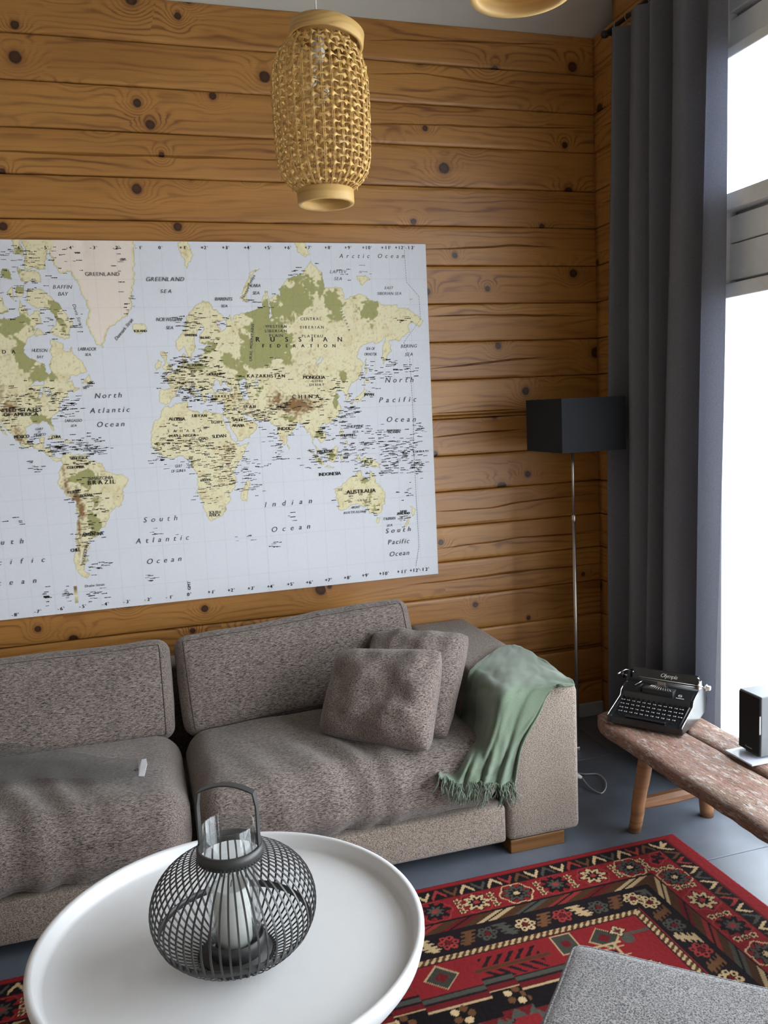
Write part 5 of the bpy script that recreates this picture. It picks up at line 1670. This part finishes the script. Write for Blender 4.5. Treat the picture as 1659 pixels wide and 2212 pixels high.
TXT = [
    ('Arctic Ocean', 733, 553, 873, 553, 9, 'i'), ('GREENLAND', 184, 592, 258, 592, 8, ''), ('GREENLAND', 316, 603, 398, 603, 9, 'i'), ('SEA', 347, 629, 371, 629, 8, 'i'),
    ('BAFFIN', 115, 620, 155, 620, 8, 'i'), ('BAY', 126, 635, 147, 635, 8, 'i'), ('NORWEGIAN', 338, 690, 392, 690, 8, 'i'), ('SEA', 359, 708, 375, 708, 7, 'i'),
    ('BARENTS', 465, 646, 502, 646, 7, 'i'), ('SEA', 478, 661, 492, 661, 6, 'i'), ('KARA', 541, 617, 563, 617, 7, 'i'), ('SEA', 546, 633, 561, 633, 7, 'i'), ('LAPTEV', 713, 587, 748, 587, 7, 'i'), ('SEA', 722, 602, 739, 602, 7, 'i'),
    ('EAST', 831, 622, 849, 622, 6, 'i'), ('SIBERIAN SEA', 815, 634, 867, 634, 6, 'i'), ('LABRADOR', 169, 754, 208, 754, 7, 'i'), ('SEA', 184, 766, 197, 766, 6, 'i'), ('HUDSON', 69, 757, 102, 757, 7, 'i'), ('BAY', 80, 771, 94, 771, 6, 'i'),
    ('CANADA', -78, 760, 33, 760, 8, 'b'), ('ICELAND', 290, 715, 317, 715, 5, 'b'), ('RUSSIAN', 553, 733, 738, 733, 10, 'b'), ('FEDERATION', 567, 747, 724, 747, 7, 'b'),
    ('CENTRAL', 649, 689, 694, 689, 6, ''), ('SIBERIAN', 648, 707, 699, 707, 6, ''), ('PLATEAU', 652, 726, 697, 726, 6, ''), ('WESTERN', 573, 705, 619, 705, 6, ''), ('SIBERIAN', 572, 715, 619, 715, 6, ''), ('PLAIN', 582, 725, 611, 725, 6, ''),
    ('KAZAKHSTAN', 534, 812, 615, 812, 7, 'b'), ('MONGOLIA', 655, 815, 702, 815, 7, 'b'), ('GOBI', 674, 823, 696, 823, 5, ''), ('DESERT', 669, 831, 700, 831, 5, ''), ('CHINA', 631, 857, 689, 856, 8, 'b'), ('JAPAN', 786, 852, 807, 852, 6, 'b'), ('INDIA', 600, 926, 627, 926, 7, 'b'),
    ('SAUDI', 502, 907, 523, 907, 6, 'b'), ('ARABIA', 501, 919, 528, 919, 6, 'b'), ('IRAN', 527, 878, 552, 878, 6, 'b'), ('TURKEY', 457, 856, 495, 856, 5, 'b'), ('ALGERIA', 364, 905, 400, 905, 7, 'b'), ('LIBYAN', 415, 898, 446, 898, 6, 'b'), ('EGYPT', 457, 912, 481, 912, 6, 'b'),
    ('SAHARA', 362, 931, 436, 930, 6, ''), ('MALI', 366, 942, 389, 941, 6, 'b'), ('NIGER', 396, 941, 423, 940, 6, 'b'), ('CHAD', 429, 947, 449, 947, 6, 'b'), ('SUDAN', 458, 943, 488, 941, 7, 'b'), ('ANGOLA', 432, 1038, 455, 1036, 5, 'b'), ('SOUTH', 451, 1107, 475, 1106, 6, 'b'), ('AFRICA', 451, 1113, 475, 1112, 6, 'b'),
    ('North', 206, 855, 263, 853, 11, 'i'), ('Atlantic', 195, 887, 280, 884, 11, 'i'), ('Ocean', 210, 917, 269, 915, 11, 'i'), ('SARGASSO', 140, 909, 177, 908, 6, 'i'), ('SEA', 153, 920, 166, 919, 5, 'i'),
    ('UNITED STATES', -12, 887, 89, 884, 8, 'b'), ('OF AMERICA', 8, 896, 82, 894, 8, 'b'), ('MEXICO', 31, 944, 63, 942, 7, 'b'), ('GULF', 77, 927, 93, 926, 5, 'i'), ('OF', 82, 933, 88, 933, 4, 'i'), ('MEXICO', 74, 939, 99, 938, 5, 'i'), ('CUBA', 112, 944, 131, 943, 6, 'b'),
    ('VENEZUELA', 152, 991, 189, 989, 5, 'b'), ('COLOMBIA', 145, 1010, 182, 1008, 6, 'b'), ('AMAZONIA', 191, 1034, 245, 1031, 7, ''), ('BRAZIL', 190, 1043, 249, 1040, 9, 'b'), ('PERU', 146, 1064, 169, 1062, 6, 'b'), ('BOLIVIA', 174, 1071, 200, 1069, 6, 'b'), ('ARGENTINA', 178, 1155, 223, 1152, 7, 'b'), ('CHILE', 153, 1189, 173, 1187, 7, 'b'), ('PATAGONIA', 180, 1218, 187, 1176, 6, ''),
    ('South', 311, 1123, 383, 1118, 11, 'i'), ('Atlantic', 294, 1169, 408, 1160, 11, 'i'), ('Ocean', 318, 1213, 392, 1206, 11, 'i'), ('South', -42, 1174, 51, 1168, 11, 'i'), ('Pacific', -57, 1219, 97, 1208, 11, 'i'), ('Ocean', -36, 1262, 79, 1253, 11, 'i'),
    ('Indian', 573, 1090, 674, 1081, 11, 'i'), ('Ocean', 587, 1144, 670, 1136, 11, 'i'), ('North', 833, 821, 893, 820, 11, 'i'), ('Pacific', 820, 864, 899, 862, 11, 'i'), ('Ocean', 836, 906, 898, 905, 11, 'i'), ('South', 834, 1147, 887, 1142, 10, 'i'), ('Pacific', 839, 1171, 884, 1168, 10, 'i'), ('Ocean', 842, 1197, 884, 1193, 10, 'i'),
    ('AUSTRALIA', 749, 1063, 811, 1059, 8, 'b'), ('INDONESIA', 689, 1025, 736, 1022, 7, 'b'), ('MALAYSIA', 685, 976, 718, 974, 6, 'b'), ('PHILIPPINE', 749, 922, 785, 920, 6, 'i'), ('SEA', 762, 933, 774, 932, 5, 'i'), ('PHILIPPINES', 736, 941, 767, 939, 5, 'b'), ('MARSHALL', 836, 930, 866, 929, 4, 'b'), ('ISLANDS', 839, 934, 864, 933, 4, 'b'), ('KIRIBATI', 892, 976, 924, 974, 4, 'b'),
    ('NEW', 865, 1105, 879, 1104, 5, 'b'), ('ZEALAND', 857, 1110, 885, 1108, 5, 'b'), ('TASMAN', 828, 1121, 854, 1119, 6, 'i'), ('SEA', 836, 1135, 848, 1134, 5, 'i'), ('BERING', 866, 748, 900, 747, 7, 'i'), ('SEA', 875, 766, 892, 765, 7, 'i'), ('SEA OF', 791, 753, 809, 753, 6, 'i'), ('OKHOTSK', 787, 765, 814, 765, 6, 'i'),
    ('Denmark Strait', 250, 733, 286, 689, 7, 'i'), ('Davis Strait', 160, 658, 177, 709, 7, 'i'), ('NORWAY', 403, 716, 405, 716, 1, ''), ('SWEDEN', 399, 724, 425, 724, 5, 'b'), ('FINLAND', 432, 730, 454, 729, 5, 'b'), ('UKRAINE', 447, 809, 478, 808, 5, 'b'), ('POLAND', 415, 789, 437, 788, 5, 'b'), ('GULF', 378, 1007, 393, 1006, 6, 'i'), ('OF GUINEA', 370, 1018, 401, 1016, 6, 'i'), ('GMT', 409, 1274, 408, 1256, 6, 'b'),
    ('Drake Strait', 184, 1266, 226, 1262, 5, 'i'), ('URAL MOUNTAINS', 541, 780, 546, 700, 6, ''), ('Novaya Zemlya', 524, 645, 549, 594, 6, ''), ('SIBERIA', 738, 672, 755, 715, 5, ''), ('GREAT', 772, 1081, 800, 1079, 4, ''), ('BIGHT', 760, 1096, 778, 1095, 5, 'i'), ('AUSTRALIAN', 742, 1108, 790, 1104, 5, 'i'),
]
TXT = [t for t in TXT if t[5] > 2]
for k, px in zip(('-6', '-5', '-4', '-3', '-2', '-1', '0', '+1', '+2', '+3', '+4', '+5', '+6', '+7', '+8', '+9', '+10', '+11', '+12', '-12'), (38, 95, 149, 200, 249, 298, 345, 394, 440, 486, 533, 577, 620, 664, 707, 750, 791, 832, 862, 884)):
    TXT.append((k, px - 3 * len(k), 535, px + 3 * len(k) - 1, 535, 7, 'bh'))
for k, px, py in zip(('-8', '-7', '-6', '-5', '-4', '-3', '-2', '-1', '0', '+1', '+2', '+3', '+4', '+5', '+6', '+7', '+8', '+9', '+10', '+11', '+12', '-12'), (31, 80, 130, 177, 226, 272, 318, 364, 407, 455, 498, 541, 583, 626, 667, 708, 749, 788, 828, 867, 894, 915), (1328, 1321, 1315, 1310, 1305, 1300, 1295, 1290, 1284, 1279, 1275, 1271, 1267, 1262, 1258, 1253, 1248, 1243, 1239, 1235, 1232, 1230)):
    TXT.append((k, px - 3 * len(k), py, px + 3 * len(k) - 1, py - 0.6, 7, 'bh'))
hard, soft = [], []
for text, x0, y0, x1, y1, h, st in TXT:
    a, b = yp(x0, y0, MY), yp(x1, y1, MY)
    wd = math.hypot(b[0] - a[0], b[2] - a[2])
    t0, t1 = yp((x0 + x1) / 2, (y0 + y1) / 2 - h / 2, MY), yp((x0 + x1) / 2, (y0 + y1) / 2 + h / 2, MY)
    cap = np.linalg.norm(t1 - t0)
    v, f_ = word(text, wd if len(text) > 1 else None, cap, 0.25 if 'i' in st else 0.0, 0.0011 if 'b' in st else 0.0004)
    dx, dz = (b[0] - a[0]) / max(wd, 1e-6), (b[2] - a[2]) / max(wd, 1e-6)
    if len(text) == 1:
        dx, dz = 1.0, 0.0
    c = (a + b) / 2
    P = np.stack([c[0] + v[:, 0] * dx - v[:, 1] * dz, np.full(len(v), MY - 0.0016) - v[:, 2], c[2] + v[:, 0] * dz + v[:, 1] * dx], 1) - WO
    (hard if 'b' in st else soft).append((P, f_))
    if 'h' in st:
        v, f_ = word('h', None, cap * 0.5)
        P = np.stack([c[0] + wd / 2 + 0.006 + v[:, 0], np.full(len(v), MY - 0.0016), c[2] + cap * 0.35 + v[:, 1]], 1) - WO
        hard.append((P, f_))
vv, ff = merge(hard)
tag(obj('bold_lettering', vv, ff, M['ink'], wm), 'bold black country names and time-zone figures', None, None, 'stuff')
vv, ff = merge(soft)
tag(obj('light_lettering', vv, ff, M['ink_soft'], wm), 'slanted grey sea and ocean names', None, None, 'stuff')

# tiny unreadable place-name marks, by clusters in map pixels: centre, spread, count, size
CL = [(60, 860, 55, 30, 70), (110, 855, 40, 25, 40), (150, 880, 25, 18, 45), (30, 910, 40, 20, 30), (70, 955, 40, 12, 30), (140, 960, 40, 16, 50), (190, 962, 30, 18, 50), (210, 975, 25, 10, 25), (120, 975, 30, 12, 35), (180, 1000, 30, 12, 30),
      (415, 830, 45, 25, 130), (390, 790, 40, 22, 70), (370, 815, 25, 20, 45), (430, 860, 40, 14, 60), (440, 780, 35, 18, 40), (505, 850, 40, 20, 70), (540, 900, 35, 20, 55), (500, 890, 30, 14, 40), (570, 895, 30, 14, 40), (610, 880, 35, 12, 45), (595, 940, 25, 25, 30), (640, 920, 30, 14, 30),
      (365, 955, 30, 20, 55), (410, 960, 40, 18, 60), (455, 970, 40, 20, 55), (495, 975, 25, 20, 40), (470, 1010, 35, 18, 50), (450, 1060, 28, 24, 40), (500, 1040, 18, 30, 40), (530, 1020, 26, 26, 45), (345, 985, 20, 22, 35), (545, 1055, 25, 12, 25), (600, 985, 16, 16, 20),
      (760, 880, 20, 28, 45), (735, 905, 22, 22, 40), (700, 930, 26, 18, 45), (690, 985, 26, 16, 40), (730, 985, 26, 16, 40), (760, 965, 26, 20, 45), (800, 945, 26, 26, 50), (835, 965, 26, 24, 55), (870, 985, 26, 26, 65), (900, 1010, 18, 24, 55), (845, 1010, 26, 20, 50), (790, 1000, 26, 16, 45), (880, 960, 24, 18, 40), (905, 930, 14, 16, 25), (800, 820, 22, 26, 40), (840, 790, 24, 18, 35), (690, 870, 30, 20, 35), (720, 830, 26, 18, 25),
      (130, 560, 50, 30, 30), (40, 560, 40, 40, 60), (50, 640, 50, 40, 60), (110, 690, 40, 30, 40), (155, 700, 20, 30, 20), (190, 830, 14, 12, 20), (75, 1010, 16, 10, 14), (175, 1070, 30, 40, 35), (215, 1085, 25, 25, 25), (200, 1120, 25, 25, 30), (180, 1160, 25, 25, 25), (195, 1220, 16, 14, 18), (235, 1215, 16, 6, 10), (40, 1120, 22, 8, 8), (345, 1150, 20, 8, 10), (325, 1245, 18, 8, 10), (630, 1120, 12, 8, 6), (600, 1180, 16, 12, 10), (520, 1160, 20, 10, 8), (210, 1285, 30, 12, 20), (100, 1285, 6, 14, 16), (145, 1282, 6, 14, 16), (260, 560, 14, 30, 14), (280, 650, 12, 40, 16), (390, 700, 30, 20, 25), (430, 690, 20, 26, 20), (480, 700, 30, 20, 18), (560, 655, 30, 16, 16), (640, 590, 30, 14, 12), (770, 590, 30, 12, 14), (870, 690, 20, 14, 16), (880, 800, 16, 20, 22), (790, 1030, 30, 10, 14), (760, 1075, 30, 20, 20), (800, 1100, 14, 18, 20), (870, 1120, 14, 16, 14), (880, 1065, 20, 14, 16), (660, 1000, 16, 10, 8), (540, 830, 40, 16, 30), (600, 800, 40, 20, 22), (480, 810, 30, 14, 30), (470, 745, 30, 20, 18), (560, 1000, 10, 10, 8), (450, 1030, 30, 10, 25), (410, 1000, 20, 16, 30), (380, 915, 30, 14, 14), (440, 920, 30, 14, 14)]
V, Fc = [], []
for cx_, cz_, sx_, sz_, n in CL:
    for _ in range(int(n * 0.72)):
        px, py = rng.normal(cx_, sx_ * 0.55), rng.normal(cz_, sz_ * 0.6)
        if not (2 - 120 < px < 925 and 528 < py < 1330):
            continue
        c = yp(px, py, MY)
        if not (MX0 + 0.02 < c[0] < MX1 - 0.02 and MZ0 + 0.02 < c[2] < MZ1 - 0.02):
            continue
        w_ = rng.uniform(0.006, 0.022)
        x = -w_ / 2
        hh_ = rng.uniform(0.0009, 0.0018)
        while x < w_ / 2:
            l_ = rng.uniform(0.002, 0.006)
            j = rng.uniform(0.6, 1.15) * hh_
            o0 = len(V)
            for qx, qz in ((0, -j), (l_, -j), (l_, j), (0, j)):
                V.append((c[0] + x + qx - WO[0], MY - 0.0013 - WO[1], c[2] + qz - WO[2]))
            Fc.append((o0, o0 + 1, o0 + 2, o0 + 3))
            x += l_ + rng.uniform(0.0003, 0.0012)
tag(obj('small_place_names', V, Fc, M['ink'], wm), 'tiny crowded place names', None, None, 'stuff')
# dashed date line
V, Fc = [], []
dl = [(873, 540), (878, 610), (905, 640), (908, 690), (872, 740), (885, 775), (893, 905), (893, 965), (905, 1180), (898, 1225)]
dl = [yp(x, y, MY) for x, y in dl]
for a, b in zip(dl[:-1], dl[1:]):
    L = np.linalg.norm(b - a)
    d_ = (b - a) / L
    nn = np.array([-d_[2], 0, d_[0]]) * 0.0007
    s = 0.0
    while s < L:
        e = min(L, s + 0.006)
        o0 = len(V)
        for p in (a + d_ * s - nn, a + d_ * e - nn, a + d_ * e + nn, a + d_ * s + nn):
            V.append((p[0] - WO[0], MY - 0.0014 - WO[1], p[2] - WO[2]))
        Fc.append((o0, o0 + 1, o0 + 2, o0 + 3))
        s += 0.010
tag(obj('date_line', V, Fc, M['ink_soft'], wm), None, None, None, 'stuff')
